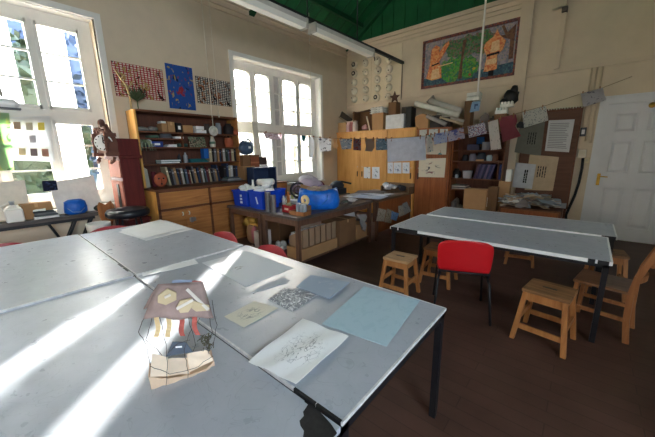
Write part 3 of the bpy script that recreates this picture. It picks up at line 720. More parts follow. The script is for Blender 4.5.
def wire(pts, r=.0011):
    w_ = MB(); P = []
    for i in range(len(pts)-1):
        a, b = pts[i], pts[i+1]
        for k in range(4):
            f = k/4; P.append(a*(1-f)+b*f+Vector((R.uniform(-1, 1), R.uniform(-1, 1), R.uniform(-1, 1)))*.0025)
    P.append(pts[-1]); w_.tube(P, r, 5); return w_.build('wire', mat('rusty_wire', (58, 48, 48), .6, .2, 30), bal)
wire([BP(143.5, 318, -.04), BP(139, 332, -.04), BP(146, 345, -.04), BP(150.5, 365, -.05)])
wire([BP(152, 318, .04), BP(146, 340, .04), BP(160, 352, .04), BP(166, 362, .04)])
wire([BP(160, 318, -.04), BP(166, 345, -.03), BP(167, 368, -.055), BP(166, 386, -.04)])
wire([BP(209, 316, -.04), BP(212, 332, -.04), BP(206, 345, -.03), BP(209, 354, -.04)])
wire([BP(212, 300, .02), BP(217, 325, .03), BP(213, 345, .03), BP(208, 352, .03)])
wire([BP(200, 318, -.04), BP(190, 332, -.03), BP(184, 350, -.02), BP(187, 364, -.055), BP(188, 378, -.05)])
wire([BP(188, 318, .04), BP(196, 345, .04), BP(190, 358, .04)])
wire([BP(168, 353, -.02), BP(178, 343, -.02), BP(190, 340, -.02)])
wire([BP(150, 366, -.055), BP(170, 374, -.06), BP(195, 369, -.06), BP(213, 356, -.05)])
# ------------------------------------------------------------------ hangings on the window wall
def hang_left(name, label, cat, y0, y1, z0, z1, mats, tilt=0., group=None):
    m = MB(); x = XL+.006
    m.sheet([(x, y0, z1), (x, y1, z1+tilt), (x, y1-.0, z0+tilt), (x, y0, z0)], -.004, 8, 6, .004, seed=len(label))
    return tag(m.build(name, mats), label, cat, group)
GH = 'printed cloths on the window wall'
hang_left('wall_hanging', 'red and white checked printed cloth hanging nearest the left window', 'wall hanging', 1.57, 2.28, 2.5, 2.985, checks('red_check', (232, 214, 200), (164, 26, 46), 15, 12, [(62, 32, 30), (172, 138, 84)]), .0, GH)
hang_left('wall_hanging', 'blue printed cloth hanging between the two checked ones', 'wall hanging', 2.33, 2.785, 2.4, 3.105, drawn('blue_print', (44, 84, 156), [(26, 34, 56), (156, 52, 60), (186, 160, 96)], 4.5, .22, 'blob', distort=.6), .0, GH)
hang_left('wall_hanging', 'black and white checked printed cloth hanging beside the bright window', 'wall hanging', 2.83, 3.52, 2.535, 2.99, checks('black_check', (232, 224, 210), (40, 38, 50), 15, 12, [(40, 30, 32), (150, 90, 50)]), .0, GH)

# ------------------------------------------------------------------ bookcase with cupboard base
UX, BX = -5.15, -4.73          # front planes of the upper shelves and of the base
BY0, BY1 = 1.66, 3.4; BT = 1.13
bk_ = thing('bookcase', 'tall brown bookcase over a cupboard base, standing between the two big windows', 'bookcase', (-5.1, 2.5, 0))
m = MB(); m.box(XL+.02, UX, BY0, BY0+.03, BT, 2.29); m.build('side_panel', BASEL, bk_)
m = MB(); m.box(XL+.02, UX, BY1-.03, BY1, BT, 2.29); m.build('side_panel', BASEW, bk_)
m = MB(); m.box(XL+.005, XL+.02, BY0, BY1, BT, 2.29); m.build('back_panel', CASED, bk_)
m = MB(); m.box(XL+.02, UX+.01, BY0+.03, BY1-.03, 2.265, 2.295); m.build('top_panel', SHELFW, bk_)
SHZ = [1.985, 1.885, 1.75, 1.49]
for z in SHZ:
    m = MB(); m.box(XL+.02, UX, BY0+.03, (2.32 if z == 1.885 else BY1-.03), z-.022, z); m.build('shelf', SHELFW, bk_)
m = MB(); m.box(XL+.02, UX, 2.32, 2.34, 1.75, 1.963); m.box(XL+.02, UX, 2.6, 2.62, 1.13, 1.468) if False else None; m.build('divider', SHELFW, bk_)
m = MB(); m.box(XL+.02, BX, BY0, BY1, .06, BT-.03); m.box(XL+.02, BX-.05, BY0, BY1, 0, .06); m.build('base_carcass', BASEL, bk_)
m = MB(); m.box(XL+.02, BX+.015, BY0-.01, BY1+.01, BT-.03, BT); m.build('base_top', SHELFW, bk_)
fm = MB()
for q in ((BY0, BY0+.035, .06, BT-.03), (BY1-.035, BY1, .06, BT-.03), (2.46, 2.50, .06, BT-.03), (BY0, BY1, .06, .1), (BY0, BY1, .8, .835), (BY0, BY1, BT-.05, BT-.03)): fm.box(BX, BX+.018, *q)
fm.build('face_frame', SHELFW, bk_)
for a, b in ((BY0+.038, 2.458), (2.502, BY1-.038)):
    m = MB(); m.box(BX, BX+.015, a, b, .84, BT-.055); m.build('drawer_front', BASEW, bk_)
HN = mat('white_china_knob', (226, 222, 212), .3, .04, 8)
for a, b, hy in ((BY0+.038, 2.045, 2.0), (2.05, 2.458, 2.1), (2.502, BY1-.038, 3.25)):
    m = MB(); m.box(BX, BX+.016, a, b, .105, .797); dr = m.build('cupboard_door', BASEW, bk_)
    k = MB(); k.tube([(BX+.016, hy, .70), (BX+.04, hy, .705), (BX+.042, hy, .745), (BX+.016, hy, .75)], .008); sub(k, 'handle', HN, bk_, dr)
m = MB(); m.box(BX+.016, BX+.024, 2.1, 2.2, .58, .64); m.box(BX+.022, BX+.04, 2.11, 2.15, .57, .65); m.build('hasp', METAL, bk_)

SX = -5.28       # items stand around this plane
def ypx(px, py=150, x=SX): return AX(px, py, x).y
GB = 'things on the top shelf of the bookcase'
def bx(name, label, cat, x0, x1, y0, y1, z0, z1, m_, group=None, lid=None, bev=.004):
    m = MB(); m.box(x0, x1, y0, y1, z0, z1)
    if lid == 'tape': m.mat(1).box(x0-.001, x1+.001, (y0+y1)/2-.02, (y0+y1)/2+.02, z1-.06, z1+.001)
    if lid == 'label': m.mat(1).box(x1-.001, x1+.002, y0+(y1-y0)*.25, y0+(y1-y0)*.75, z0+(z1-z0)*.3, z0+(z1-z0)*.7)
    return tag(m.build(name, [m_, PAPER if lid == 'label' else CARDL], bevel=bev), label, cat, group)
def lump(name, label, cat, x, y, z, r, m_, jit=.12, group=None, n=12):
    m = MB(); m.ball((x, y, z+r[2]), r, n, jit)
    for p in m.v: p.z = max(p.z, z)
    return tag(m.build(name, m_), label, cat, group)
z = SHZ[0]+.001
lump('clay_model', 'grey clay lump at the left end of the top bookcase shelf', 'clay model', SX, ypx(141, 127), z, (.08, .1, .035), flat((150, 146, 140)), group=GB)
lump('clay_model', 'smaller grey clay lump, next along on the top bookcase shelf', 'clay model', SX, ypx(152, 126), z, (.07, .08, .04), flat((128, 122, 118)), group=GB)
for i, (a, b, h, c, ll, lab) in enumerate(((159, 164.5, .13, CARD, None, 'narrow brown carton with a white top on the top bookcase shelf'), (165, 172, .16, CARD, 'tape', 'tall brown carton, second box on the top bookcase shelf'), (173.5, 179, .15, DARK, 'label', 'black box with a white label on the top bookcase shelf'), (180, 190, .12, CARD, None, 'wide low brown carton in the middle of the top bookcase shelf'))):
    bx('storage_box', lab, 'box', SX-.1, SX+.1, ypx(a, 125), ypx(b, 125), z, z+h, c, GB, ll)
bx('white_packet', 'white packet lying on the narrow brown carton', 'packet', SX-.08, SX+.07, ypx(159, 122), ypx(164, 122), z+.131, z+.165, PAPER, GB)
for i, dz in enumerate((0, .055)):
    bx('paper_bundle', ('lower' if not i else 'upper')+' white paper bundle beside the wide brown carton', 'paper bundle', SX-.1+.02*i, SX+.1, ypx(193, 125), ypx(203-2*i, 125), z+dz*1.15, z+dz*1.15+.055, PAPER, GB)
def jar(name, label, cat, x, y, z, r, h, m_, group=None, neck=.75, prof=None, lid=None):
    m = MB(); m.lathe(prof or [(r*.9, 0), (r, h*.08), (r, h*.7), (r*neck, h*.85), (r*neck, h), (r*neck*.8, h), (r*neck*.8, h*.95)], (x, y, z), 16)
    if lid: m.mat(1).lathe([(r*neck*1.08, h), (r*neck*1.08, h*1.12), (0.001, h*1.12)], (x, y, z), 16)
    return tag(m.build(name, [m_, lid or m_]), label, cat, group)
jar('glazed_pot', 'dark glazed jar with a pale rim on the top bookcase shelf', 'pot', SX, ypx(206.5, 125), z, .06, .17, flat((70, 62, 58)), GB)
jar('glass_jar', 'tall grey jar behind the hanging pull ring', 'jar', SX, ypx(218, 125), z, .055, .2, flat((140, 144, 150)), GB)
jar('glazed_pot', 'large round black pot at the right end of the top bookcase shelf', 'pot', SX, ypx(228, 125), z, .095, .2, flat((44, 34, 32)), GB, neck=.6)
jar('glazed_pot', 'small red-brown pot beside the large round black pot', 'pot', SX+.1, ypx(232.5, 128), z, .045, .09, TERRA, GB)
z = SHZ[1]+.001; G3 = 'things on the second shelf of the bookcase'
bx('folded_cloth', 'folded green cloth on the short second shelf', 'cloth', SX-.1, SX+.1, ypx(147, 137), ypx(157, 137), z, z+.045, flat((78, 104, 88)), G3, bev=.015)
m = MB(); 
for k in range(4): m.torus((SX, ypx(165.5, 136), z+.014+.022*k), .085-.006*k, .012, 20, 6, sx=.9, sy_=1.1)
tag(m.build('cable_coil', flat((96, 98, 104))), 'coil of grey cable on the short second shelf', 'cable', G3)
bx('white_packet', 'flat white packet at the end of the short second shelf', 'packet', SX-.08, SX+.1, ypx(173, 138), ypx(181, 138), z, z+.035, PAPER, G3)
z = SHZ[2]+.001; G4 = 'things on the middle shelf of the bookcase'
bx('storage_box', 'blue box with a white end on the middle bookcase shelf', 'box', SX-.1, SX+.1, ypx(149, 144), ypx(160.5, 144), z, z+.085, flat((40, 66, 140)), G4, 'label')
m = MB()
for k in range(4): m.box(SX-.1+.01*k, SX+.09, ypx(164.5, 145)+.01*k, ypx(174.5, 145), z+.011*k, z+.011*k+.009)
tag(m.build('paper_pile', PAPER), 'small pile of white paper on the middle bookcase shelf', 'paper pile', G4)
bx('folded_cloth', 'dark green folded cloth beside the landscape picture', 'cloth', SX-.1, SX+.08, ypx(176, 145), ypx(186, 145), z, z+.06, flat((48, 74, 66)), G4, bev=.015)
m = MB(); ya, yb = ypx(187.5, 140), ypx(204, 140); m.sheet([(SX+.02, ya, z+.175), (SX+.02, yb, z+.175), (SX+.07, yb, z), (SX+.07, ya, z)], .006)
tag(m.build('landscape_picture', drawn('green_landscape', (150, 140, 118), [(66, 90, 68), (96, 118, 96), (70, 56, 50)], 3, .45, 'blob', distort=2)), 'unframed green landscape picture leaning on the middle bookcase shelf', 'picture', G4)
m = MB(); c = (SX+.05, ypx(211, 141), z); m.lathe([(.045, 0), (.05, .02), (.055, .09), (.04, .13), (.03, .17), (.04, .19), (.032, .188)], c, 16); m.mat(1).lathe([(.0555, .06), (.0558, .085), (.054, .1)], c, 16)
tag(m.build('painted_vase', [flat((206, 200, 186)), flat((96, 128, 110))]), 'pale painted vase standing below the pull ring', 'vase', G4)
m = MB(); m.lathe([(.055, 0), (.075, .02), (.085, .1), (.07, .15), (.075, .17), (.06, .168)], (SX+.04, ypx(227.5, 141), z), 16); tag(m.build('terracotta_pot', TERRA), 'terracotta pot with a dark plant on the middle bookcase shelf', 'pot', G4)
m = MB()
for k in range(14): a = R.uniform(0, 6.3); p = Vector((SX+.04, ypx(227.5, 141), z+.16)); m.tube([p, p+Vector((.03*math.cos(a), .03*math.sin(a), .06)), p+Vector((.08*math.cos(a), .08*math.sin(a), .05+R.uniform(-.04, .03)))], [.004, .006, .002], 5)
tag(m.build('small_plant', flat((52, 46, 40))), 'dark drooping plant growing in the terracotta pot', 'plant')
# hanging spider plant at the left
pl = thing('spider_plant', 'pale trailing plant at the left end of the middle bookcase shelf', 'plant', (SX+.06, ypx(143, 146), z))
m = MB(); m.lathe([(.035, 0), (.05, .06), (.05, .07), (.042, .068)], (0, 0, 0), 14); m.build('pot', flat((72, 78, 66)), pl, world=False)
m = MB(); q = MB()
for k in range(30):
    a = R.uniform(-1.7, 1.7); l = R.uniform(.06, .14); m.tube([(0, 0, .06), (.4*l*math.cos(a), .4*l*math.sin(a), .11), (l*math.cos(a), l*math.sin(a), .04), (1.1*l*math.cos(a), 1.2*l*math.sin(a), -.06)], [.003, .006, .006, .001], 4)
m.build('leaf', flat((150, 160, 130)), pl, world=False)
m = MB(); w0 = Vector((SX+.1, ypx(139, 135), z+.1)); w1 = Vector((SX+.1, ypx(149, 144), z+.002)); m.tube([w0+Vector((0, -.01, -.1)), w0, w0+Vector((0, .05, .03)), (w0+w1)/2+Vector((0, .06, .04)), w1+Vector((0, 0, .05)), w1], .007); tag(m.build('bent_wire', PAPER), 'thick white bent wire arching over the blue box', 'wire')
z = SHZ[3]+.001; G5 = 'things on the lower shelf of the bookcase'
for k, (c, lab) in enumerate((((30, 92, 96), 'teal book at the bottom of the flat pair'), ((60, 118, 120), 'paler teal book lying on top of the flat pair'))):
    m = MB(); a, b = ypx(158, 160), ypx(177+k, 160); m.box(SX-.1, SX+.11, a, b, z+.03*k, z+.03*k+.004).box(SX-.1, SX+.11, a, b, z+.03*k+.024, z+.03*k+.028).box(SX-.1, SX-.095, a, b, z+.03*k, z+.03*k+.028)
    m.mat(1).box(SX-.09, SX+.105, a+.005, b-.005, z+.03*k+.004, z+.03*k+.024); tag(m.build('book', [flat(c), PAPER]), lab, 'book', G5)
for k, (px, h, r, c, lab) in enumerate(((168, .0, 0, 0, ''), (178.5, .15, .03, (60, 58, 62), 'dark bottle on the lower bookcase shelf'), (184.5, .17, .035, (150, 150, 156), 'grey bottle next to the dark bottle'))):
    if h: jar('bottle', lab, 'bottle', SX+.03, ypx(px, 156), z, r, h, flat(c), G5, neck=.4)
for k in range(3):
    bx('teal_folder', ('bottom','middle','top')[k]+' teal folder of the pile beside the upright blue book', 'folder', SX-.1, SX+.1-.01*k, ypx(188, 160), ypx(206-k, 160), z+.021*k, z+.021*k+.02, flat((24, 96, 104)), G5)
bx('book', 'bright blue book standing at the start of the short upper row', 'book', SX-.05, SX+.07, ypx(202, 153), ypx(206.8, 153), z+.064, z+.26, flat((30, 96, 176)), G5)
def books(px0, px1, py, zb, n, hmin, hmax, cols, where, group, lean=0.):
    y = ypx(px0, py); ye = ypx(px1, py); ws = [R.uniform(.7, 1.35) for _ in range(n)]; sc = (ye-y)/sum(ws)
    for i in range(n):
        w = ws[i]*sc*.97; h = R.uniform(hmin, hmax); d = R.uniform(.15, .19); cn_, c = cols[i % len(cols)]; x1 = SX+.06+R.uniform(-.02, .01); ln = lean*R.uniform(.6, 1.2)
        m = MB(); x0 = x1-d; t = min(.004, w*.18)
        Q = lambda ya, yb, za, zb_, xa, xb: m.hexa([(xa, ya+za*ln, zb+za), (xb, ya+za*ln, zb+za), (xb, yb+za*ln, zb+za), (xa, yb+za*ln, zb+za)], [(xa, ya+zb_*ln, zb+zb_), (xb, ya+zb_*ln, zb+zb_), (xb, yb+zb_*ln, zb+zb_), (xa, yb+zb_*ln, zb+zb_)])
        Q(y, y+t, 0, h, x0, x1); Q(y+w-t, y+w, 0, h, x0, x1); Q(y, y+w, 0, h, x1-.004, x1)
        m.mat(1); Q(y+t, y+w-t, .003, h-.004, x0+.003, x1-.004); m.mat(2); Q(y+w*.15, y+w*.85, h*.72, h*.8, x1-.001, x1+.0008)
        tag(m.build('book', [flat(c), PAPER, flat([min(255, v+70) for v in c])]), '%s book, %s from the left %s' % (cn_, ORD[i], where), 'book', group)
        y += ws[i]*sc
C1 = [('cream', (186, 172, 140)), ('black', (42, 38, 42)), ('grey', (110, 106, 108)), ('tan', (158, 122, 84)), ('navy', (46, 58, 84)), ('brown', (92, 62, 48)), ('pale', (178, 174, 168)), ('dark green', (54, 66, 58)), ('slate', (88, 98, 116)), ('maroon', (96, 44, 46))]
books(207.5, 234.5, 153, z, 12, .2, .26, C1, 'in the short upper row of books', 'books in the short upper row')
z = BT+.001; G6 = 'things standing on the bookcase base'
m = MB(); 
for k in range(4): y = ypx(141.5, 172)+.018*k; m.hexa([(SX-.12, y, z), (SX+.1, y, z), (SX+.1, y+.012, z), (SX-.12, y+.012, z)], [(SX-.12, y-.015, z+.33-.015*k), (SX+.1, y-.015, z+.33-.015*k), (SX+.1, y-.003, z+.33-.015*k), (SX-.12, y-.003, z+.33-.015*k)])
tag(m.build('portfolio', flat((172, 168, 158))), 'bundle of tall pale boards at the left end of the book row', 'portfolio', G6)
m = MB(); m.lathe([(.035, 0), (.035, .24), (.028, .24)], (SX+.05, ypx(152.5, 175), z), 14); tag(m.build('paper_roll', flat((98, 36, 46))), 'short dark red roll beside the terracotta mask', 'roll', G6)
mk = thing('clay_mask', 'terracotta face mask with dark eyes propped against the book row', 'mask', (SX+.12, ypx(160, 175, SX+.12), z))
m = MB(); m.ball((0, 0, .11), (.035, .1, .115), 14, .05); m.build('face', TERRA, mk, world=False)
m = MB(); m.ball((.03, -.035, .13), (.012, .018, .014), 8); m.ball((.03, .035, .13), (.012, .018, .014), 8); m.ball((.03, .0, .045), (.014, .014, .014), 8); m.build('eyes_and_mouth', DARK, mk, world=False)
m = MB(); m.tube([(.03, 0, .15), (.05, 0, .1), (.03, 0, .085)], [.01, .018, .012], 6); m.build('nose', TERRA, mk, world=False)
books(167, 219.5, 175, z, 26, .22, .31, C1, 'in the long bottom row of books', 'books in the long bottom row', -.12)
for k in range(3):
    bx('flat_book', ('lowest','middle','topmost')[k]+' grey book lying flat at the right end of the bottom row', 'book', SX-.02, UX+.1-.02*k, ypx(221+k, 178), ypx(236-k, 178), z+.021*k, z+.021*k+.02, flat(((108, 116, 124), (150, 150, 150), (80, 88, 98))[k]), G6)
books(222, 238, 165, z+.064, 7, .19, .26, [('dark', (50, 44, 46)), ('navy', (52, 66, 96)), ('cream', (190, 180, 158)), ('white', (212, 212, 210))], 'in the short row above the flat grey books', 'books above the flat grey books')

# vase of dried stems on top of the bookcase
z = 2.296
dv = thing('dried_branch', 'tall forked dried stem standing on the left corner of the bookcase', 'dried plant', (-5.3, AX(131.5, 108, -5.3).y, z))
m = MB(); m.tube([(0, 0, 0), (0, .0, .2), (0, -.03, .34), (0, -.12, .48), (.0, -.16, .56)], [.016, .014, .016, .01, .004], 8); m.tube([(0, -.01, .3), (0, .05, .38), (0, .09, .44)], [.012, .008, .004], 7); m.tube([(0, -.08, .42), (.02, -.02, .5)], [.008, .003], 6); m.build('stem', DRIED, dv, world=False)
fn = thing('dried_fan', 'dried green fan-shaped leaf standing beside the forked stem', 'dried plant', (-5.3, AX(138.5, 110, -5.3).y, z))
m = MB(); m.tube([(0, 0, 0), (0, 0, .14)], .007, 6); m.build('stalk', LEAF, fn, world=False)
m = MB()
for k in range(16):
    a = (k/15-.5)*1.9; l = R.uniform(.17, .25); p = Vector((0, 0, .13)); d = Vector((R.uniform(-.12, .12), math.sin(a), math.cos(a)))
    m.tube([p, p+d*l*.5, p+d*l], [.005, .012, .002], 5)
m.build('leaf', flat((74, 84, 50)), fn, world=False)

# ------------------------------------------------------------------ tall carved clock
ck = thing('longcase_clock', 'tall dark red carved clock with a white dial, beside the left window', 'clock', (-5.21, 1.45, 0), rad(7))
RED = wood('dark_red_painted_wood', (84, 28, 28), (108, 40, 38), 5, 'Z', .5); REDL = flat((170, 104, 86)); TRIM = flat((112, 74, 62))
m = MB(); m.box(-.23, .23, -.15, .15, 0, .7); m.box(-.25, .25, -.165, .165, 0, .08); m.box(-.25, .25, -.165, .165, .67, .71); m.build('base', RED, ck, world=False, bevel=.006)
m = MB(); m.box(-.2, .2, -.125, .14, .71, 1.6); m.build('trunk', RED, ck, world=False, bevel=.006)
m = MB(); m.box(-.15, .19, -.14, -.125, 1.32, 1.56); m.box(-.15, .19, -.14, -.125, .75, 1.27); m.build('trunk_door', REDL, ck, world=False, bevel=.004)
m = MB(); m.box(.02, .09, -.148, -.14, .8, 1.22); m.build('pendulum_slot', DARK, ck, world=False)
m = MB(); m.box(-.22, .22, -.13, .15, 1.6, 1.86); m.box(-.24, .24, -.15, .16, 1.58, 1.63); m.build('hood', RED, ck, world=False, bevel=.006)
m = MB()
m.prism([(x, -.13, z) for x, z in ((-.2, 1.66), (-.23, 1.8), (-.17, 1.92), (-.08, 1.96), (0, 2.06), (.08, 1.97), (.17, 1.92), (.23, 1.8), (.2, 1.66))], (0, -.1, 0))
for k in range(9):
    a = PI*k/8; m.ball((.2*math.cos(a), -.235, 1.84+.14*math.sin(a)), (.03, .025, .028), 8, .12)
for sx in (-1, 1):
    m.box(sx*.2-.03, sx*.2+.03, -.29, -.13, 1.62, 1.67); m.box(sx*.2-.024, sx*.2+.024, -.27, -.13, 1.88, 1.93)
    m.tube([(sx*.2, -.255, 1.67), (sx*.2, -.255, 1.88)], [.02, .022], 8); m.torus((sx*.2, -.255, 1.72), .022, .009, 10, 6); m.torus((sx*.2, -.255, 1.83), .022, .009, 10, 6)
    m.tube([(sx*.21, -.22, 1.93), (sx*.17, -.23, 2.0), (sx*.09, -.23, 2.0), (sx*.08, -.23, 1.95), (sx*.12, -.23, 1.94)], [.024, .024, .02, .016, .012], 8)
    m.tube([(sx*.23, -.2, 1.6), (sx*.26, -.22, 1.56), (sx*.22, -.24, 1.53), (sx*.18, -.22, 1.56)], [.022, .022, .018, .012], 8)
    m.lathe([(.018, 0), (.028, .02), (.012, .05), (.0, .07)], (sx*.2, -.2, 1.93), 10)
m.ball((0, -.2, 2.07), (.05, .05, .05), 8, .08); m.build('carved_trim', TRIM, ck, world=False)
DM = Matrix.Translation((.13, -.25, 1.80)) @ Matrix.Rotation(rad(48), 4, 'Z')
m = MB(); m.X = DM; m.lathe([(.11, 0), (.11, .03), (.0, .032)], (0, 0, 0), 24, axis='Y'); dl = m.build('dial', PAPER, ck, world=False)
m = MB(); m.X = DM; m.tube([(0, -.036, 0), (.0, -.036, .075)], .007, 5); m.tube([(0, -.036, 0), (.045, -.036, -.025)], .007, 5)
for k in range(12): a = k*PI/6; m.ball((.09*math.cos(a), -.034, .09*math.sin(a)), .008, 6)
h_ = m.build('clock_hands', INK, ck, world=False); h_.parent = dl

# round stool and chair back by the clock
st = thing('round_stool', 'round black padded stool with a fat rolled rim, in front of the clock', 'stool', (-4.7, 1.27, 0)); st.scale = (1, 1, 1.24)
m = MB(); m.lathe([(.0, .70), (.15, .705), (.2, .735), (.235, .74), (.26, .715), (.26, .68), (.24, .66), (0, .66)], (0, 0, 0), 28); m.build('seat_cushion', mat('black_vinyl', (28, 30, 38), .3, .1, 8), st, world=False)
for k in range(4):
    a = PI/4+k*PI/2; m = MB(); m.tube([(.15*math.cos(a), .15*math.sin(a), .665), (.22*math.cos(a), .22*math.sin(a), 0)], .013); m.build('leg', BLACK, st, world=False)
m = MB(); m.torus((0, 0, .3), .19, .009, 24, 6); m.build('foot_ring', BLACK, st, world=False)
gc = thing('carved_chair', 'small carved brown chair with a heart shaped back in front of the tall clock', 'chair', (-5.2, 1.1, 0), rad(-80)); gc.scale = (.7, .7, .98)
m = MB(); m.box(-.16, .16, -.16, .16, .4, .43); m.build('seat', CHAIRW, gc, world=False, bevel=.005)
m = MB(); pts = [(-.03, .43), (-.04, .62), (-.13, .8), (-.15, .95), (-.1, 1.02), (0, .97), (.1, 1.02), (.15, .95), (.13, .8), (.04, .62), (.03, .43)]
m.prism([(p[0], .13, p[1]) for p in pts], (0, .025, 0)); m.build('back_rest', CHAIRW, gc, world=False)
m = MB(); m.prism([(p[0]*.5, .128, .87+(p[1]-.87)*.5) for p in pts[2:9]], (0, .002, 0)); m.build('heart_cutout', DARK, gc, world=False)
for sx in (-1, 1):
    for sy_ in (-1, 1): m = MB(); m.tube([(sx*.13, sy_*.13, .4), (sx*.16, sy_*.16, 0)], [.018, .014]); m.build('leg', CHAIRW, gc, world=False)

# ------------------------------------------------------------------ bench under the left window
WBZ = .85; WX = -5.0
wb = thing('trestle_table', 'long dark folding table standing below the left window', 'table', (-5.17, 0, 0))
m = MB(); m.box(XL+.1, WX-.2, -1.1, 1.04, WBZ-.05, WBZ); m.build('tabletop', BENCHT, wb)
m = MB(); m.box(XL+.12, WX-.22, -1.05, 1.0, WBZ-.09, WBZ-.05); m.build('frame', BLACK, wb)
for y, dy in ((.98, -.38), (.8, -.38), (.5, .3), (-.9, .3)):
    m = MB(); m.bar((WX-.25, y, WBZ-.06), (WX-.28, y+dy, 0), .028); m.build('leg', BLACK, wb)
    m = MB(); m.bar((XL+.16, y, WBZ-.06), (XL+.16, y+dy, 0), .028); m.build('leg', BLACK, wb)
ls = thing('low_shelf', 'low pale shelf board running under the trestle table', 'shelf', (-5.1, 0, 0))
m = MB(); m.box(-5.2, -4.93, -1.0, .85, .5, .53); m.build('board', flat((206, 202, 198)), ls)
for y in (-.9, .1, .8): m = MB(); m.box(-5.18, -4.98, y, y+.03, 0, .5); m.build('support', CHAIRW, ls)
m = MB(); m.tube([(-4.98, -.2, .565), (-4.98, .72, .565)], .033, 14); tag(m.build('card_tube', PAPER), 'long white cardboard tube lying on the low shelf', 'tube')
def xpx(px, py, z): p = AZ(px, py, z); return p
def onb(px, py=210): return AX(px, py, -5.3)
# things on it
j = thing('plastic_bottle', 'white square-shouldered plastic bottle on the trestle table', 'bottle', (-5.25, AX(12, 205, -5.25).y, WBZ))
m = MB(); m.box(-.055, .055, -.08, .08, 0, .16); m.hexa([(-.055, -.08, .16), (.055, -.08, .16), (.055, .08, .16), (-.055, .08, .16)], [(-.025, -.03, .21), (.025, -.03, .21), (.025, .03, .21), (-.025, .03, .21)]); m.build('body', WHITE, j, world=False, bevel=.012)
m = MB(); m.lathe([(.022, .21), (.022, .235), (.026, .235), (.026, .255), (0.001, .255)], (0, 0, 0), 14); m.build('cap', GREYP, j, world=False)
m = MB(); m.tube([(0, -.075, .15), (0, -.11, .2), (0, -.03, .225)], .009, 6); m.build('handle', WHITE, j, world=False)
ya, yb = AX(19, 207, -5.34).y, AX(52, 207, -5.34).y
bx('storage_box', 'brown cardboard box open on the trestle table behind the magazines', 'box', -5.4, -5.3, ya, yb, WBZ, WBZ+.2, CARD, None, 'tape')
m0 = [(32, 58, .0, (210, 212, 214), .03, 'white tray at the bottom of the magazine pile'), (33, 57, .032, (84, 88, 92), .02, 'dark magazine lowest in the pile on the white tray'), (33.5, 56, .054, (120, 122, 122), .02, 'grey magazine in the middle of the pile on the white tray'), (32.5, 54, .076, (58, 62, 66), .022, 'charcoal magazine at the top of the pile, under a folded sheet')]
for a, b, dz, c, h, lab in m0:
    bx('magazine' if dz else 'white_tray', lab, 'magazine' if dz else 'tray', -5.28, -5.215 if dz else -5.205, AX(a, 210, -5.24).y, AX(b, 210, -5.24).y, WBZ+dz, WBZ+dz+h, flat(c), 'pile on the trestle table' if dz else None)
m = MB(); m.sheet([(-5.28, AX(32, 205, -5.26).y, WBZ+.115), (-5.27, AX(45, 205, -5.26).y, WBZ+.12), (-5.22, AX(44, 205, -5.26).y, WBZ+.102), (-5.22, AX(31, 205, -5.26).y, WBZ+.1)], .002, 4, 4, .004); tag(m.build('paper_sheet', PAPER), 'folded sheet lying on the topmost charcoal magazine', 'paper')
# blue bag
bg = thing('blue_bag', 'small bright blue drawstring bag on the trestle table', 'bag', (-5.29, AX(75, 205, -5.29).y, WBZ))
m = MB(); m.lathe([(.09, 0), (.125, .03), (.13, .1), (.115, .17), (.07, .2), (.02, .195)], (0, 0, 0), 22, sx=.62, sy_=1.0)
for i, p in enumerate(m.v): p += Vector((R.uniform(-.006, .006), R.uniform(-.008, .008), 0))
m.build('body', BLUEB, bg, world=False)
m = MB(); m.tube([(.05, -.1, .1), (.085, -.05, .04), (.085, .03, .03), (.07, .09, .08)], .004, 6); m.build('drawstring', flat((150, 176, 200)), bg, world=False)
# boards leaning at the window
def lean(name, label, cat, pxs, x, mats, th=.008, group=None):
    m = MB(); c = [AX(*p, x) for p in pxs]; c[2].x += .05; c[3].x += .05
    m.sheet(c, -th); return tag(m.build(name, mats), label, cat, group)
lean('leaning_board', 'pale board with faint sketches leaning on the window, behind the blue bag', 'board', ((48, 183), (93, 175), (103, 209), (58, 214)), -5.42, [flat((236, 230, 222))])
lean('leaning_board', 'plain pale board leaning on the window at the left edge', 'board', ((-22, 184), (24.5, 180), (31, 217), (-18, 222)), -5.42, [flat((232, 222, 208))])
m = MB(); c = [AX(*p, -5.40) for p in ((41.5, 181), (56, 180), (58, 190), (43.5, 191.5))]; m.sheet(c, -.003); tag(m.build('dark_photograph', drawn('night_photo', (28, 32, 58), [(60, 72, 110), (20, 22, 30)], 4, .4, 'blob')), 'dark blue photograph fixed to the corner of the leaning board', 'photograph')
# pinned sheets on the window
m = MB(); c = [AX(*p, -5.63) for p in ((10, 117), (49.5, 116), (55, 162), (13, 160))]; m.sheet(c, -.002, 4, 4, .004)
sh = tag(m.build('sample_sheet', backlit(PAPER)), 'white sheet of seven small colour samples fixed on the left window', 'paper')
cc = [AX(*p, -5.622) for p in ((10, 117), (49.5, 116), (55, 162), (13, 160))]
def inq(u, v): return (cc[0]*(1-u)+cc[1]*u)*(1-v)+(cc[3]*(1-u)+cc[2]*u)*v
for u, v, c in ((.15, .2, (150, 120, 92)), (.45, .22, (160, 152, 128)), (.75, .22, (206, 178, 60)), (.5, .5, (176, 170, 172)), (.22, .8, (190, 176, 130)), (.5, .8, (100, 84, 84)), (.78, .8, (140, 90, 70))):
    m = MB(); w, h = .085, .085; m.sheet([inq(u-w, v-h), inq(u+w, v-h), inq(u+w, v+h), inq(u-w, v+h)], -.002); m.build('colour_sample', flat([min(235, v+34) for v in c]), sh, origin=sh.location)
m = MB(); c = [AX(*p, -5.64) for p in ((-24, 112), (9, 113), (14, 170), (-20, 172))]; m.sheet(c, -.002, 4, 4, .004); tag(m.build('green_poster', backlit(drawn('green_poster_face', (176, 206, 168), [(206, 212, 150), (120, 150, 116)], 3, .3, 'blob'))), 'green poster stuck to the left window at the edge of the view', 'poster')
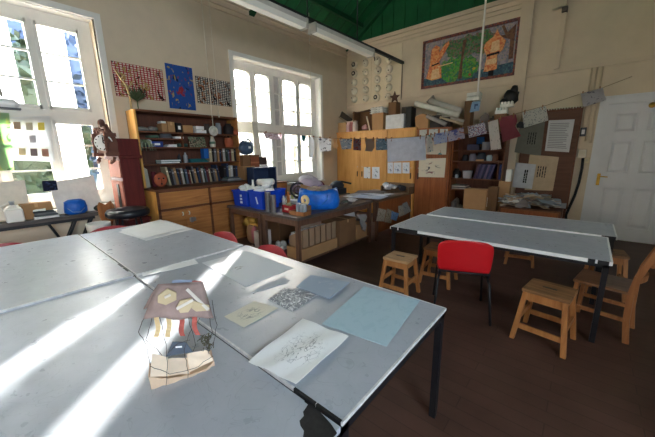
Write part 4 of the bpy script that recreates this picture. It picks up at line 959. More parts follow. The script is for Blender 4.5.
# clutter under it
m = MB(); p = AZ(30, 240, .3); bx('blue_tray', 'small blue plastic tray on the floor beneath the trestle table', 'tray', p.x-.25, p.x+.1, p.y-.1, p.y+.3, 0, .36, BLUEP)
bx('storage_box', 'brown box on the floor beneath the trestle table', 'box', -5.3, -4.97, .35, .66, 0, .34, CARDD)
bx('storage_box', 'pale mauve box on the floor under the folded trestle legs', 'box', -5.25, -4.95, .72, 1.0, 0, .3, flat((150, 140, 156)))
jar('white_bucket', 'white plastic bucket at the end of the trestle table', 'bucket', -4.95, .97, .0, .12, .74, WHITE, neck=1., prof=[(.1, 0), (.13, .6), (.14, .7), (.14, .74), (.125, .74), (.12, .66)])
lump('clay_pot', 'little dark plant pot at the right end of the trestle table', 'pot', -5.3, AX(98, 208, -5.3).y, WBZ, (.045, .05, .04), flat((60, 66, 56)))
# pull cord with a grey handle at the upper left
q = AV(6, 103, (-2.4, 0), (-2.4, 1)); pc = thing('pull_cord', 'grey window pull block hanging on a cord at the upper left edge', 'pull cord', (q.x, q.y, q.z))
m = MB(); m.box(-.025, .025, -.05, .05, -.03, .022); m.build('pull_block', flat((214, 210, 204)), pc, world=False, bevel=.02)
m = MB(); m.box(-.026, .026, -.0515, .0515, -.032, -.024); m.build('rim', DARK, pc, world=False)
m = MB(); m.tube([(0, -.01, .03), (0, -.02, .3), (0, -.01, slope(q.x)-q.z-.02)], .006, 6); m.build('cord', flat((120, 116, 110)), pc, world=False)
# ------------------------------------------------------------------ dark work benches
BZ = .77
def bench(label, x0, x1, y0, y1, shelf=False):
    t = thing('work_bench', label, 'bench', ((x0+x1)/2, (y0+y1)/2, 0), 0, 'dark work benches')
    m = MB(); m.box(x0, x1, y0, y1, BZ-.04, BZ); m.build('bench_top', BENCHT, t, bevel=.004)
    m = MB(); i = .03
    m.box(x0+i, x1-i, y0+i, y0+i+.025, BZ-.13, BZ-.04); m.box(x0+i, x1-i, y1-i-.025, y1-i, BZ-.13, BZ-.04); m.box(x0+i, x0+i+.025, y0+i, y1-i, BZ-.13, BZ-.04); m.box(x1-i-.025, x1-i, y0+i, y1-i, BZ-.13, BZ-.04); m.build('apron', BENCHF, t)
    for lx in (x0+.02, x1-.075):
        for ly in (y0+.02, y1-.075): m = MB(); m.box(lx, lx+.055, ly, ly+.055, 0, BZ-.041); m.build('leg', BENCHF, t)
    m = MB(); m.box(x0+.03, x1-.03, y0+.03, y1-.03, .1, .125); m.build('bottom_shelf', BENCHF, t)
    return t
bench('dark paint-stained bench under the two blue tubs', -4.6, -3.70, 2.70, 4.55)
bench('dark bench under the big blue bag with cardboard boxes beneath', -3.68, -2.86, 2.70, 4.58)
dk = thing('plan_desk', 'long brown desk beyond the benches with drawings pegged along its side panel', 'desk', (-3.2, 5.35, 0))
m = MB(); m.box(-3.75, -2.78, 4.62, 6.05, BZ-.04, BZ); m.build('desk_top', wood('brown_desk_top', (92, 66, 50), (140, 106, 80), 5, 'Y', .4), dk, bevel=.004)
m = MB(); m.box(-2.84, -2.81, 4.66, 6.0, .15, BZ-.04); m.build('side_panel', OAKD, dk)
m = MB(); m.box(-3.7, -2.84, 5.97, 6.0, .15, BZ-.04); m.build('end_panel', OAKD, dk)
for lx in (-3.72, -2.85):
    for ly in (4.64, 5.96): m = MB(); m.box(lx, lx+.05, ly, ly+.05, 0, BZ-.041); m.build('leg', BENCHF, dk)
for i, (cs, c, lab) in enumerate(((((378.5, 208), (386, 210), (384, 221.5), (376, 221)), (186, 176, 160), 'brownish print pegged first along the desk side'), (((387, 208.5), (393.5, 211), (391, 223.5), (384.5, 222)), (170, 158, 140), 'tan drawing pegged second along the desk side'), (((391.5, 211), (399, 213.5), (396, 221), (390.5, 219)), (120, 160, 210), 'bright blue drawing pegged third along the desk side'), (((398, 206), (403, 205), (404, 215), (399, 217)), (196, 190, 178), 'pale drawing pegged fourth along the desk side'), (((402, 204), (406.5, 201.5), (411, 211), (404.5, 215)), (176, 176, 176), 'grey drawing pegged last along the desk side'))):
    m = MB(); m.sheet([AX(*p, -2.795+.004*i) for p in cs], -.002, 3, 3, .003, seed=i)
    tag(m.build('pegged_drawing', drawn('pegged_%d' % i, c, [tuple(max(0, v-50) for v in c)], 5, .4, 'blob', distort=2)), lab, 'drawing', 'drawings pegged along the desk side')

# blue tubs full of papers
def tub(label, x, y, rz, w=.36, d=.32, h=.26, mark=True, grp='blue plastic tubs'):
    t = thing('plastic_tub', label, 'tub', (x, y, BZ), rz, grp); k = .92
    a, b = w/2, d/2; m = MB(); lo = lambda s, z: [(-a*s, -b*s, z), (a*s, -b*s, z), (a*s, b*s, z), (-a*s, b*s, z)]
    Lo, Hi, Li, Hii = lo(k, 0), lo(1, h), lo(k*.95, .01), lo(.96, h)
    m.add(Lo+Hi+Li+Hii, [(3,2,1,0)]+[(i, (i+1) % 4, 4+(i+1) % 4, 4+i) for i in range(4)]+[(4+i, 4+(i+1) % 4, 12+(i+1) % 4, 12+i) for i in range(4)]+[(12+i, 12+(i+1) % 4, 8+(i+1) % 4, 8+i) for i in range(4)]+[(8, 9, 10, 11)])
    m.build('body', BLUEP, t, world=False)
    m = MB()
    for q in ((-a-.012, a+.012, -b-.012, -b), (-a-.012, a+.012, b, b+.012), (-a-.012, -a, -b, b), (a, a+.012, -b, b)): m.box(*q, h-.025, h+.004)
    m.build('rim', BLUEP, t, world=False, bevel=.003)
    if mark == 1:
        m = MB()
        for q in range(3): m.box(-.0+.0, .05, -b*.985-.003, -b*.985+.01, .05+.055*q, .05+.055*q+.035)
        m.build('label_mark', PAPER, t, world=False)
    if mark == 2:
        m = MB(); m.bar((.02, -b*.985-.002, .19), (.055, -b*.97-.002, .08), .02, .012, up=(0, 1, 0)); m.build('label_mark', PAPER, t, world=False)
    return t
T1 = AZ(239.5, 206.5, BZ); T2 = AZ(257.5, 209.5, BZ); T3 = AZ(277, 199, BZ)
T1 = (-4.345, 2.96); T2 = (-3.905, 2.97)
tub('blue plastic tub with a row of white marks, nearest the bookcase', *T1, rad(3), .38, mark=1)
tub('blue plastic tub with one slanting white stroke, heaped with white paper', *T2, rad(-3), .37, .34, .28, mark=2)
tub('blue plastic tub mostly hidden behind the silver cans', AZ(279, 202, BZ).x, AZ(279, 202, BZ).y, 0, .14, .2, .24, mark=0)
def crumple(name, label, cat, c, r, m_, n=9, group=None):
    m = MB()
    for k in range(n):
        p = Vector(c)+Vector((R.uniform(-1, 1)*r[0]*.6, R.uniform(-1, 1)*r[1]*.6, R.uniform(0, 1)*r[2])); m.ball(p, (r[0]*R.uniform(.35, .6), r[1]*R.uniform(.35, .6), r[2]*R.uniform(.3, .55)), 7, .22)
    for p in m.v: p.z = max(p.z, c[2])
    return tag(m.build(name, m_), label, cat, group)
crumple('crumpled_paper', 'crumpled white papers sticking out of the tub with white marks', 'paper', (T1[0]+.02, T1[1], BZ+.22), (.15, .12, .09), PAPER)
crumple('crumpled_paper', 'heap of crumpled white paper on top of the fuller blue tub', 'paper', (T2[0], T2[1], BZ+.25), (.17, .14, .1), PAPER, 11)
jar('paint_bottle', 'white plastic squeeze bottle poking out between the two blue tubs', 'bottle', T1[0]+.13, T1[1]+.03, BZ+.012, .035, .42, WHITE, None, .5)
m = MB(); m.tube([(T2[0]-.16, T2[1]+.02, BZ+.4), (T2[0]+.16, T2[1]+.06, BZ+.42)], .05, 12); tag(m.build('paper_roll', PAPER), 'thick white paper roll lying across the fuller blue tub', 'roll')
# crate, boxes and things in front of the bright window
cr = thing('open_crate', 'dark blue open-fronted crate standing in front of the bright window', 'crate', (-4.42, 3.34, BZ), rad(82))
w, d_, h = .42, .26, .62
m = MB(); m.box(-w/2, w/2, d_/2-.015, d_/2, 0, h); m.build('back_panel', NAVY, cr, world=False)
for sx in (-1, 1): m = MB(); m.box(sx*w/2-.012, sx*w/2+.012, -d_/2, d_/2, 0, h); m.build('side_panel', NAVY, cr, world=False)
for z in (.0, .3, .6): m = MB(); m.box(-w/2, w/2, -d_/2, d_/2, z, z+.018); m.build('shelf', NAVY, cr, world=False)
for z, lab in ((.318, 'upper'), (.018, 'lower')):
    bx('paper_bundle', 'white paper bundle on the %s shelf of the dark blue crate' % lab, 'paper bundle', -4.5, -4.34, 3.22, 3.45, BZ+z+.001, BZ+z+.06, PAPER)
sc = thing('sill_cabinet', 'low brown cabinet under the bright window beside the bookcase', 'cabinet', (-5.2, 4.0, 0))
m = MB(); m.box(XL+.1, -4.95, 3.45, 4.4, 0, 1.0); m.build('body', BASEW, sc)
m = MB(); m.box(XL+.1, -4.93, 3.43, 4.42, 1.0, 1.03); m.build('cabinet_top', SHELFW, sc)
for y in (3.48, 3.93): m = MB(); m.box(-4.95, -4.935, y, y+.42, .06, .96); m.build('door', BASEW, sc)
x_ = -5.15
def yz(px, py): p = AX(px, py, x_); return p.y, p.z
a, b = yz(239.5, 170)[0], yz(251, 170)[0]; bx('storage_box', 'plain brown carton at the bottom of the stack right of the bookcase', 'box', x_-.13, x_+.14, a, b, 1.031, yz(245, 166)[1], CARD)
a, b = yz(240, 160)[0], yz(247.5, 160)[0]; zt = yz(245, 166)[1]+.001; bx('storage_box', 'dark brown box standing on the plain carton of the stack', 'box', x_-.12, x_+.1, a, b, zt, yz(245, 155)[1], CARDD)
a2, b2 = yz(248, 160)[0], yz(255.5, 160)[0]
bx('storage_box', 'rust red box with pale spots beside the dark brown box', 'box', x_-.1, x_+.12, a2, b2, zt, yz(250, 156)[1], flat((150, 82, 56)), None, 'label') if False else None
a2 = b+.005
rb = thing('shoe_box', 'rust red patterned box next to the dark brown box of the stack', 'box', (x_, (a2+b2)/2, 1.031))
m = MB(); m.box(-.12, .12, -(b2-a2)/2, (b2-a2)/2, 0, yz(250, 157)[1]-1.031); m.build('body', drawn('rust_box', (150, 88, 62), [(190, 120, 84)], 5, .3, 'cell'), rb, world=False)
m = MB(); m.box(-.125, .125, -(b2-a2)/2-.004, (b2-a2)/2+.004, yz(250, 157)[1]-1.031, yz(250, 155.5)[1]-1.031+.01); m.build('lid', CARDD, rb, world=False)
zt2 = yz(245, 155)[1]+.002
jb = thing('denim_bag', 'stuffed blue denim bag sitting on the stack of boxes at the window', 'bag', (x_+.0, (yz(240, 150)[0]+yz(252, 150)[0])/2, zt2))
m = MB(); m.ball((0, 0, .13), (.12, .17, .13), 14, .08); m.ball((.02, -.06, .2), (.08, .09, .07), 10, .1); m.build('body', flat((76, 96, 122)), jb, world=False)
m = MB(); m.tube([(.1, -.1, .2), (.08, 0, .3), (.1, .1, .2)], .014, 6); m.build('strap', flat((60, 78, 104)), jb, world=False)
m = MB(); m.box(.115, .125, -.02, .03, .12, .16); m.build('label_patch', PAPER, jb, world=False)
m = MB(); m.bar((-5.05, AX(262, 164, -5.05).y, 1.032), (-5.36, AX(254, 122, -5.36).y, AX(254, 122, -5.36).z), .13, .018, up=(1, 0, 0)); tag(m.build('leaning_plank', flat((232, 222, 204))), 'pale narrow plank leaning against the bright window', 'plank')
bx('storage_box', 'small dark box on the white packet beside the leaning plank', 'box', -5.2, -5.0, AX(257.5, 160, -5.1).y, AX(264, 160, -5.1).y, AX(260, 164.5, -5.1).z, AX(260, 157, -5.1).z, flat((70, 52, 46)))
bx('white_packet', 'white packet under the small dark box by the leaning plank', 'packet', -5.22, -5.0, AX(257.5, 160, -5.1).y, AX(265, 160, -5.1).y, 1.031, AX(260, 164.5, -5.1).z-.001, PAPER)
# things along the front of the second bench
for k, (px, py, h, r) in enumerate(((268.5, 211, .29, .042), (273.8, 212.5, .26, .04), (272, 206, .34, .04))):
    p = AZ(px, py, BZ); jar('metal_can', ('tall silver can nearest the blue tubs', 'silver can standing second, just in front of the tallest can', 'tallest silver can, behind the other two')[k], 'can', p.x, p.y, BZ, r, h, METAL, 'silver cans beside the blue tubs', 1., prof=[(r*.97, 0), (r, .005), (r, h-.01), (r*1.03, h-.005), (r*.95, h), (r*.9, h-.02)])
p0, p1 = AZ(280.5, 211, BZ), AZ(293, 214.5, BZ)
rt_ = thing('red_box', 'small open red tin box filled with greenish scraps on the dark bench', 'box', ((p0.x+p1.x)/2, (p0.y+p1.y)/2+.06, BZ), rad(-4))
m = MB(); w = .2; m.box(-w/2, w/2, -.06, .06, 0, .01)
for q in ((-w/2, w/2, -.06, -.052), (-w/2, w/2, .052, .06), (-w/2, -w/2+.008, -.06, .06), (w/2-.008, w/2, -.06, .06)): m.box(*q, 0, .105)
m.build('body', flat((176, 36, 44)), rt_, world=False)
m = MB(); m.box(-.04, .05, -.063, -.06, .04, .07); m.build('label', CREAMP, rt_, world=False)
crumple('fabric_scraps', 'greenish and cream scraps heaped in the small red tin box', 'fabric scraps', (rt_.location.x, rt_.location.y, BZ+.08), (.08, .05, .05), flat((140, 140, 96)))['kind'] = 'stuff'
p = AZ(300, 215, BZ)
tr = thing('wooden_tray', 'shallow wooden tray holding jars at the corner of the dark bench', 'tray', (p.x-.02, p.y+.02, BZ), rad(6))
m = MB(); w, d_ = .27, .16; m.box(-w/2, w/2, -d_/2, d_/2, 0, .012)
for q in ((-w/2, w/2, -d_/2, -d_/2+.012), (-w/2, w/2, d_/2-.012, d_/2), (-w/2, -w/2+.012, -d_/2, d_/2), (w/2-.012, w/2, -d_/2, d_/2)): m.box(*q, .012, .055)
m.build('body', CHAIRW, tr, world=False)
for k, (dx, dy) in enumerate(((-.07, .03), (.0, .03), (.065, .035))):
    jar('glass_jar', 'lidded glass jar in the wooden tray, %s' % ('beside the red tin', 'middle of three', 'closest to the big blue bag')[k], 'jar', tr.location.x+dx, tr.location.y+dy, BZ+.0125, .03, .13, flat((150, 156, 164), .2), 'jars in the wooden tray', .9, lid=METAL)
p = AZ(296, 207, BZ); tp = thing('tape_roll', 'fat cream roll of tape standing on edge on the jars behind the wooden tray', 'tape', (tr.location.x-.03, tr.location.y+.14, BZ))
m = MB(); m.box(-.07, .07, -.05, .05, 0, .11); m.build('tape_box', CARDD, tp, world=False)
m = MB(); m.torus((0, 0, .185), .05, .028, 24, 10, 'Y'); m.build('tape', flat((226, 200, 150)), tp, world=False)
m = MB(); m.torus((0, 0, .185), .026, .006, 20, 6, 'Y'); m.build('core', CARDD, tp, world=False)
for k, (px, py, r, h, c, lab) in enumerate(((284, 205, .03, .16, (222, 214, 200), 'white squeeze bottle behind the small red tin box'), (288.5, 203, .028, .2, (206, 120, 60), 'orange paint bottle behind the small red tin box'), (281, 202, .03, .18, (70, 76, 92), 'dark paint bottle between the silver cans and the red tin'), (292.5, 201, .03, .15, (196, 190, 120), 'yellowish paint bottle left of the fat cream tape roll'))):
    p = AZ(px, py, BZ); jar('paint_bottle', lab, 'bottle', p.x, p.y, BZ, r, h, flat(c), 'paint bottles on the dark bench', .45)
bx('sketch_pad', 'white pad of paper lying on the dark bench behind the tall cans', 'pad', -3.98, -3.72, 3.5, 3.72, BZ, BZ+.05, PAPER)
for k, (x, y, rx, c, lab) in enumerate(((-3.0, 3.95, .1, (90, 84, 84), 'grey rag lying on the dark bench beyond the big blue bag'), (-3.1, 4.28, .12, (196, 190, 186), 'pale rag lying near the far end of the dark bench'))):
    crumple('rag', lab, 'rag', (x, y, BZ+.01), (rx, rx, .05), flat(c), 5)
# big blue bag
bb_ = thing('carrier_bag', 'big bright blue woven plastic bag stuffed full on the dark bench', 'bag', (-3.16, 3.46, BZ), rad(40)); bb_.scale = (1.1, 1.1, 1.15)
m = MB(); n = 28; prof = [(.24, .0), (.27, .02), (.285, .1), (.27, .2), (.255, .26), (.235, .25), (.22, .19), (.0, .17)]
vs = []; fs = []
for j, (r, z) in enumerate(prof):
    for k in range(n):
        t = 2*PI*k/n; c_, s_ = math.cos(t), math.sin(t); q = 1+.012*math.sin(t*9+j)+R.uniform(-.012, .012)
        vs.append((math.copysign(abs(c_)**.7, c_)*r*1.05*q, math.copysign(abs(s_)**.7, s_)*r*.62*q, z+.012*math.sin(t*5)*(1 if j > 2 else 0)))
for j in range(len(prof)-1):
    for k in range(n): fs.append((j*n+k, j*n+(k+1) % n, (j+1)*n+(k+1) % n, (j+1)*n+k))
fs.append(tuple(range(n-1, -1, -1))); m.add(vs, fs, None, True); m.build('body', mat('woven_blue', (22, 104, 204), .36, .35, 7, bump=.9), bb_, world=False)
for sg in (-1, 1): m = MB(); m.tube([(-.13, sg*.17, .2), (-.12, sg*.19, .14), (-.04, sg*.2, .06), (.04, sg*.2, .06), (.12, sg*.19, .14), (.13, sg*.17, .2)], .009, 6); m.build('handle', flat((30, 116, 206)), bb_, world=False)
bx('wooden_block', 'grey-brown block lying in the mouth of the big blue bag', 'block', -3.14, -2.98, 3.46, 3.58, BZ+.21, BZ+.35, flat((150, 134, 122)))
crumple('fabric_scraps', 'pale scraps filling the big blue bag around the block', 'fabric scraps', (-3.24, 3.42, BZ+.27), (.16, .11, .06), flat((176, 150, 130)))['kind'] = 'stuff'
# heap of fabric behind it, wheel, card
cols = [(178, 150, 176, 'lilac'), (196, 176, 190, 'pale pink'), (120, 40, 64, 'crimson'), (74, 66, 84, 'charcoal'), (206, 196, 200, 'off white'), (150, 120, 150, 'mauve')]
pos = [(-4.12, 4.0, .1), (-3.86, 4.0, .2), (-3.95, 4.22, .1), (-4.15, 4.25, .2), (-3.98, 4.1, .24), (-3.74, 4.12, .1)]
for (r_, g_, b__, nm), (x, y, z) in zip(cols, pos):
    m = MB()
    for k in range(4): m.ball((x+R.uniform(-.09, .09), y+R.uniform(-.09, .09), BZ+z+R.uniform(.0, .12)), (.16, .14, .12), 10, .16)
    mn = min(p.z for p in m.v); 
    for p in m.v: p.z = max(p.z, BZ+.002)
    tag(m.build('folded_fabric', flat((r_, g_, b__))), '%s crumpled fabric in the heap behind the big blue bag' % nm, 'fabric', 'fabric heap on the dark bench')
wh = thing('wire_wreath', 'dark ring wreath standing on edge in front of the fabric heap', 'wreath', (-3.93, 3.75, BZ), rad(40))
m = MB(); m.torus((0, 0, .2), .13, .02, 26, 8, 'Y'); m.build('ring', flat((40, 36, 42)), wh, world=False)
m = MB(); m.torus((0, 0, .2), .07, .012, 20, 6, 'Y'); m.bar((-.13, 0, .2), (.13, 0, .2), .012); m.bar((0, 0, .06), (0, 0, .33), .012); m.box(-.06, .06, -.05, .05, 0, .06); m.build('cross_wire', flat((90, 70, 60)), wh, world=False)
m = MB(); m.sheet([(-3.83, 3.72, BZ+.32), (-3.66, 3.8, BZ+.27), (-3.62, 3.74, BZ), (-3.78, 3.66, BZ)], .006); tag(m.build('cardboard_piece', CARD), 'torn brown card leaning behind the silver cans', 'cardboard')
# black press at the far side
p = AX(337, 190, -4.1)
vp = thing('bench_press', 'small black iron press standing against the bright window side of the desk', 'press', (-4.15, 5.15, 0))
m = MB(); m.box(-.22, .22, -.2, .2, .0, .74); m.build('pedestal', DARK, vp, world=False, bevel=.01)
m = MB(); m.box(-.16, .16, -.13, .13, .74, .86); m.lathe([(.15, .86), (.16, .93), (.1, 1.0), (0, 1.02)], (0, 0, 0), 18); m.build('press_body', flat((44, 46, 52)), vp, world=False)
m = MB(); m.tube([(-.12, 0, .98), (.1, .05, 1.0), (.3, .12, .96)], .02); m.build('lever', DARK, vp, world=False)
# papers on the desk
for k in range(6):
    m = MB(); x, y = (-3.3, -3.35, -3.1, -3.2, -3.05, -3.4)[k], (4.85, 4.95, 5.0, 5.25, 4.75, 5.35)[k]; a = (.1, -.2, .3, -.1, .15, .4)[k]; w, h = .3, .2
    cs = [(x+math.cos(a)*sx*w-math.sin(a)*sy_*h, y+math.sin(a)*sx*w+math.cos(a)*sy_*h, BZ+.006+.006*k) for sx, sy_ in ((-1, 1), (1, 1), (1, -1), (-1, -1))]
    m.sheet(cs, .004, 3, 3, .002, seed=k)
    tag(m.build('desk_paper', flat(((206, 204, 200), (150, 146, 142), (96, 92, 92), (196, 196, 200), (158, 164, 180), (90, 84, 82))[k])), ('white sheet lowest of the papers on the brown desk', 'grey sheet on the brown desk, just above the lowest white one', 'dark grey folder on the papers of the brown desk', 'white sheet on the far part of the brown desk', 'blue-grey folder at the near end of the brown desk', 'charcoal folder farthest back among the desk papers')[k], 'paper', 'papers on the brown desk')
rk = thing('drying_rack', 'low wooden rack holding white plastic bags at the far end of the desk', 'rack', (-3.05, 5.78, BZ))
m = MB(); m.box(-.3, .36, .1, .13, 0, .2); m.build('back_board', flat((120, 92, 66)), rk, world=False)
for sx in (-.3, .34): m = MB(); m.box(sx, sx+.02, -.12, .13, 0, .14); m.build('side_board', flat((120, 92, 66)), rk, world=False)
m = MB(); m.box(-.3, .36, -.12, .1, 0, .012); m.build('base_board', flat((120, 92, 66)), rk, world=False)
crumple('plastic_bag', 'crumpled white plastic bag bulging from the wooden rack', 'bag', (-3.2, 5.72, BZ+.06), (.16, .12, .1), flat((206, 206, 212)))
crumple('plastic_bag', 'black plastic bag beside the white one in the wooden rack', 'bag', (-2.9, 5.76, BZ+.06), (.1, .1, .08), flat((54, 50, 52)))
# beneath the benches
FZ = .126
tg_ = thing('paper_sack', 'brown paper sack spilling yellow cloth under the first dark bench', 'sack', (-4.2, 2.95, FZ))
m = MB(); m.lathe([(.1, 0), (.14, .05), (.15, .2), (.13, .3), (.11, .33), (.09, .3)], (0, 0, 0), 16, sx=1.15, sy_=.8); m.build('body', flat((186, 140, 110)), tg_, world=False)
crumple('yellow_cloth', 'ochre yellow cloth bulging over the brown paper sack', 'cloth', (-4.2, 2.93, FZ+.3), (.2, .1, .12), flat((206, 160, 74)), 10)
m = MB(); m.ball((-4.04, 2.83, FZ+.2), (.07, .04, .13), 10, .12); tag(m.build('pink_cloth', flat((200, 120, 128))), 'pink cloth hanging out of the brown paper sack', 'cloth')
bx('storage_box', 'upright white carton under the first dark bench beside the paper sack', 'box', -3.96, -3.82, 2.76, 3.0, FZ, FZ+.28, flat((206, 196, 186)))
bx('storage_box', 'dark carton at the back beneath the first dark bench', 'box', -4.3, -3.85, 3.2, 3.7, FZ, FZ+.4, CARDD)
crumple('crumpled_paper', 'crumpled pale paper under the dark bench left of the magazine files', 'paper', (-3.45, 2.9, FZ+.06), (.12, .1, .1), flat((190, 184, 178)))
lump('blue_cloth', 'blue cloth bundle under the dark bench behind the crumpled paper', 'cloth', -3.4, 3.15, FZ, (.12, .12, .13), flat((60, 92, 150)))
CARDF = mat('worn_card', (158, 128, 102), .8, .1, 6)
for k in range(6):
    f = thing('magazine_file', 'cardboard magazine file, %s counting from the near leg of the bench' % ORD[k], 'magazine file', (-3.05, 2.84+.125*k, FZ+.17), 0, 'cardboard magazine files under the bench')
    m = MB(); m.hexa([(-.15, 0, 0), (.14, 0, 0), (.14, .006, 0), (-.15, .006, 0)], [(-.15, 0, .14), (.14, 0, .27), (.14, .006, .27), (-.15, .006, .14)]); m.hexa([(-.15, .104, 0), (.14, .104, 0), (.14, .11, 0), (-.15, .11, 0)], [(-.15, .104, .14), (.14, .104, .27), (.14, .11, .27), (-.15, .11, .14)]); m.box(.134, .14, 0, .11, 0, .27); m.box(-.15, .14, 0, .11, 0, .006); m.build('case', CARDF, f, world=False)
    m = MB(); m.box(-.12, .12, .012, .095, .007, .2); m.build('papers', GREYP, f, world=False)
bx('storage_box', 'long flat carton under the row of magazine files', 'box', -3.22, -2.9, 2.8, 3.6, FZ, FZ+.165, CARD)
bx('storage_box', 'squarish brown carton under the bench beyond the magazine files', 'box', -3.3, -2.9, 3.66, 4.1, FZ, FZ+.42, CARDD, None, 'tape')
bx('storage_box', 'lower brown carton below the hanging grey cloth', 'box', -3.3, -2.9, 4.14, 4.45, FZ, FZ+.26, CARD, None, 'tape')
m = MB(); m.sheet([(-2.93, 4.16, .57), (-2.93, 4.38, .54), (-2.87, 4.34, .24), (-2.88, 4.2, .3)], .01, 6, 6, .04); m.sheet([(-3.15, 4.16, .42), (-2.93, 4.16, .56), (-2.93, 4.38, .53), (-3.15, 4.42, .42)], .01, 4, 4, .02); tag(m.build('grey_cloth', flat((150, 146, 144))), 'grey cloth draped over the lower carton under the bench', 'cloth')
for k in range(3):
    m = MB(); y = 4.2+.12*k; m.sheet([(-3.3, y-.1, .5+.04*k), (-3.28, y+.08, .54+.04*k), (-3.2, y+.1, .4), (-3.25, y-.08, .4)], .003, 3, 3, .008); tag(m.build('crumpled_paper', PAPER), 'white paper behind the grey cloth under the bench, %s of three' % ('nearest', 'middle', 'furthest')[k], 'paper', 'papers behind the grey cloth')

# ------------------------------------------------------------------ orange cupboards on the back wall
CY = 6.8
def cupboard(label, x0, x1, z1, doors, woodm, hx, low=.0):
    t = thing('tall_cupboard', label, 'cupboard', ((x0+x1)/2, 7.04, 0), 0, 'tall orange cupboards')
    m = MB(); m.box(x0, x1, CY+.02, 7.26, .06, z1-.03); m.box(x0+.02, x1-.02, CY+.06, 7.26, 0, .06); m.build('carcass', woodm, t)
    m = MB(); m.box(x0-.0, x1+.0, CY-.01, 7.26, z1-.03, z1); m.build('top_board', woodm, t)
    for i, (a, b) in enumerate(doors):
        m = MB(); m.box(a+.004, b-.004, CY, CY+.022, .09, z1-.05); dr = m.build('door', woodm, t)
        k = MB(); h = hx[i]; k.box(h-.01, h+.01, CY-.02, CY, .98, 1.12); sub(k, 'handle', DARK, t, dr, bevel=.004)
        if hx[i] < (a+b)/2 or True:
            k = MB(); k.lathe([(.0, 0), (.011, 0), (.011, .006), (0, .006)], (h, CY, 1.24), 10, axis='Y'); sub(k, 'lock', METAL, t, dr)
    return t
xs = [AY(px, 165, CY).x for px in (360, 386.8, 415, 449.5)]
cupboard('orange two-door cupboard in the corner by the bright window', -5.48, xs[1], 2.17, [(-5.46, xs[0]), (xs[0], xs[1]-.01)], OAKP, [xs[0]-.08, xs[0]+.07])
cupboard('orange single-door cupboard behind the large hanging white sheet', xs[1]+.005, xs[2]-.005, 2.17, [(xs[1]+.02, xs[2]-.02)], OAKP, [xs[2]-.1])
cupboard('redder brown cupboard with drawings on its door, next to the dark shelves', xs[2]+.005, xs[3], 2.13, [(xs[2]+.03, xs[3]-.03)], OAKD, [xs[2]+.09])
def pin(name, label, cat, cs, Y, mats, group=None, th=.002, wav=.003, n=4):
    m = MB(); c = [AY(*p, Y) for p in cs]
    m.sheet(c, th, n, n, 0, 0, seed=len(label))
    for p in m.v: p.y -= wav*0
    return tag(m.build(name, mats), label, cat, group)
GD = 'sheets fixed to the cupboard doors'
PY = CY-.004
pin('small_print', 'small white print with two dots, left of a pair on the orange door', 'print', ((363.8, 167), (370.3, 167), (370.3, 178.5), (363.8, 178)), PY, drawn('two_dots', (236, 236, 236), [(120, 124, 132)], 3, .25, 'blob'), GD)
pin('small_print', 'small print with a grey landscape strip, right of a pair on the orange door', 'print', ((372, 167), (379.5, 167), (379.5, 178.8), (372, 178.5)), PY, drawn('grey_strip', (232, 234, 238), [(110, 116, 120)], 2.5, .6, 'blob', centre=True), GD)
for k, (a, b, c) in enumerate(((387.6, 393, (110, 84, 96)), (393.5, 401.5, (70, 92, 130)), (402.3, 409.5, (90, 104, 124)))):
    pin('small_print', ('small white print with a reddish mark below the hanging sheet', 'small print with a dark blue figure, middle one below the hanging sheet', 'small grey-blue print, nearest the redder brown cupboard')[k], 'print', ((a, 162.5), (b, 162.3), (b, 173.5), (a, 173.3)), PY, drawn('tiny_print_%d' % k, (234, 237, 242), [c], 2.2, .6, 'blob', centre=True), GD)
pin('large_drawing', 'cream drawing of dark feathery marks on the redder cupboard door', 'drawing', ((419, 158.8), (446, 158), (444.3, 177.5), (418.5, 177)), PY, drawn('feather_marks', (224, 212, 188), [(60, 52, 52), (130, 60, 76), (84, 84, 90)], 3, .3, 'blob', distort=1, centre=True), GD)
pin('large_drawing', 'cream drawing with a teal spot, high on the redder cupboard door', 'drawing', ((426, 140), (447, 139), (446, 154.6), (425.5, 154.3)), PY, drawn('teal_spot', (216, 200, 178), [(64, 140, 140), (170, 120, 90)], 2.4, .18, 'blob'), GD)
for k, (a, b) in enumerate(((419.5, 427), (429, 438), (440, 448))):
    pin('small_print', ('first pale print along the top of the redder cupboard door', 'second pale print along the top of the redder cupboard door', 'third pale print along the top of the redder cupboard door')[k], 'print', ((a, 129), (b, 129), (b-.5, 137.5), (a, 137.5)), PY, drawn('top_print_%d' % k, (206, 204, 196), [(150, 154, 150)], 3, .3, 'blob'), GD)
# on the cupboards
Z0 = 2.171; YC = 6.98; GT = 'things stored on top of the cupboards'
def cx(px, py=120, Y=YC): return AY(px, py, Y).x
def cz(py, px=380, Y=YC): return AY(px, py, Y).z
m = MB(); a = AY(338, 107.5, YC); b = AY(351, 121, YC); d_ = (b-a).normalized(); pr = Vector((-d_.z, 0, d_.x)); q = .0
c4 = [AY(338.5, 108.5, YC+.1), AY(352.5, 119, YC+.1), AY(350, 123.5, YC-.02), AY(337.5, 116, YC-.02)]
m.sheet(c4, .03); tag(m.build('picture_frame', flat((70, 60, 54))), 'dark framed panel tilted in the corner on top of the cupboards', 'frame', GT)
m = MB(); m.bar(c4[0]+Vector((0, -.02, 0)), c4[3]+Vector((0, -.02, 0)), .03); m.bar(c4[3]+Vector((0, -.02, 0)), c4[2]+Vector((0, -.02, 0)), .03); fo = m.build('frame_edge', flat((176, 156, 130)), bpy.data.objects['picture_frame'])
bx('storage_box', 'small orange-brown box at the corner end of the cupboard tops', 'box', cx(334.4), cx(339.8), 6.86, 7.1, Z0, cz(124.5, 337), CARD, GT)
bx('storage_box', 'second small carton along, in front of the tilted frame', 'box', cx(341.2), cx(349), 6.84, 7.06, Z0, cz(123, 345), CARDL, GT)
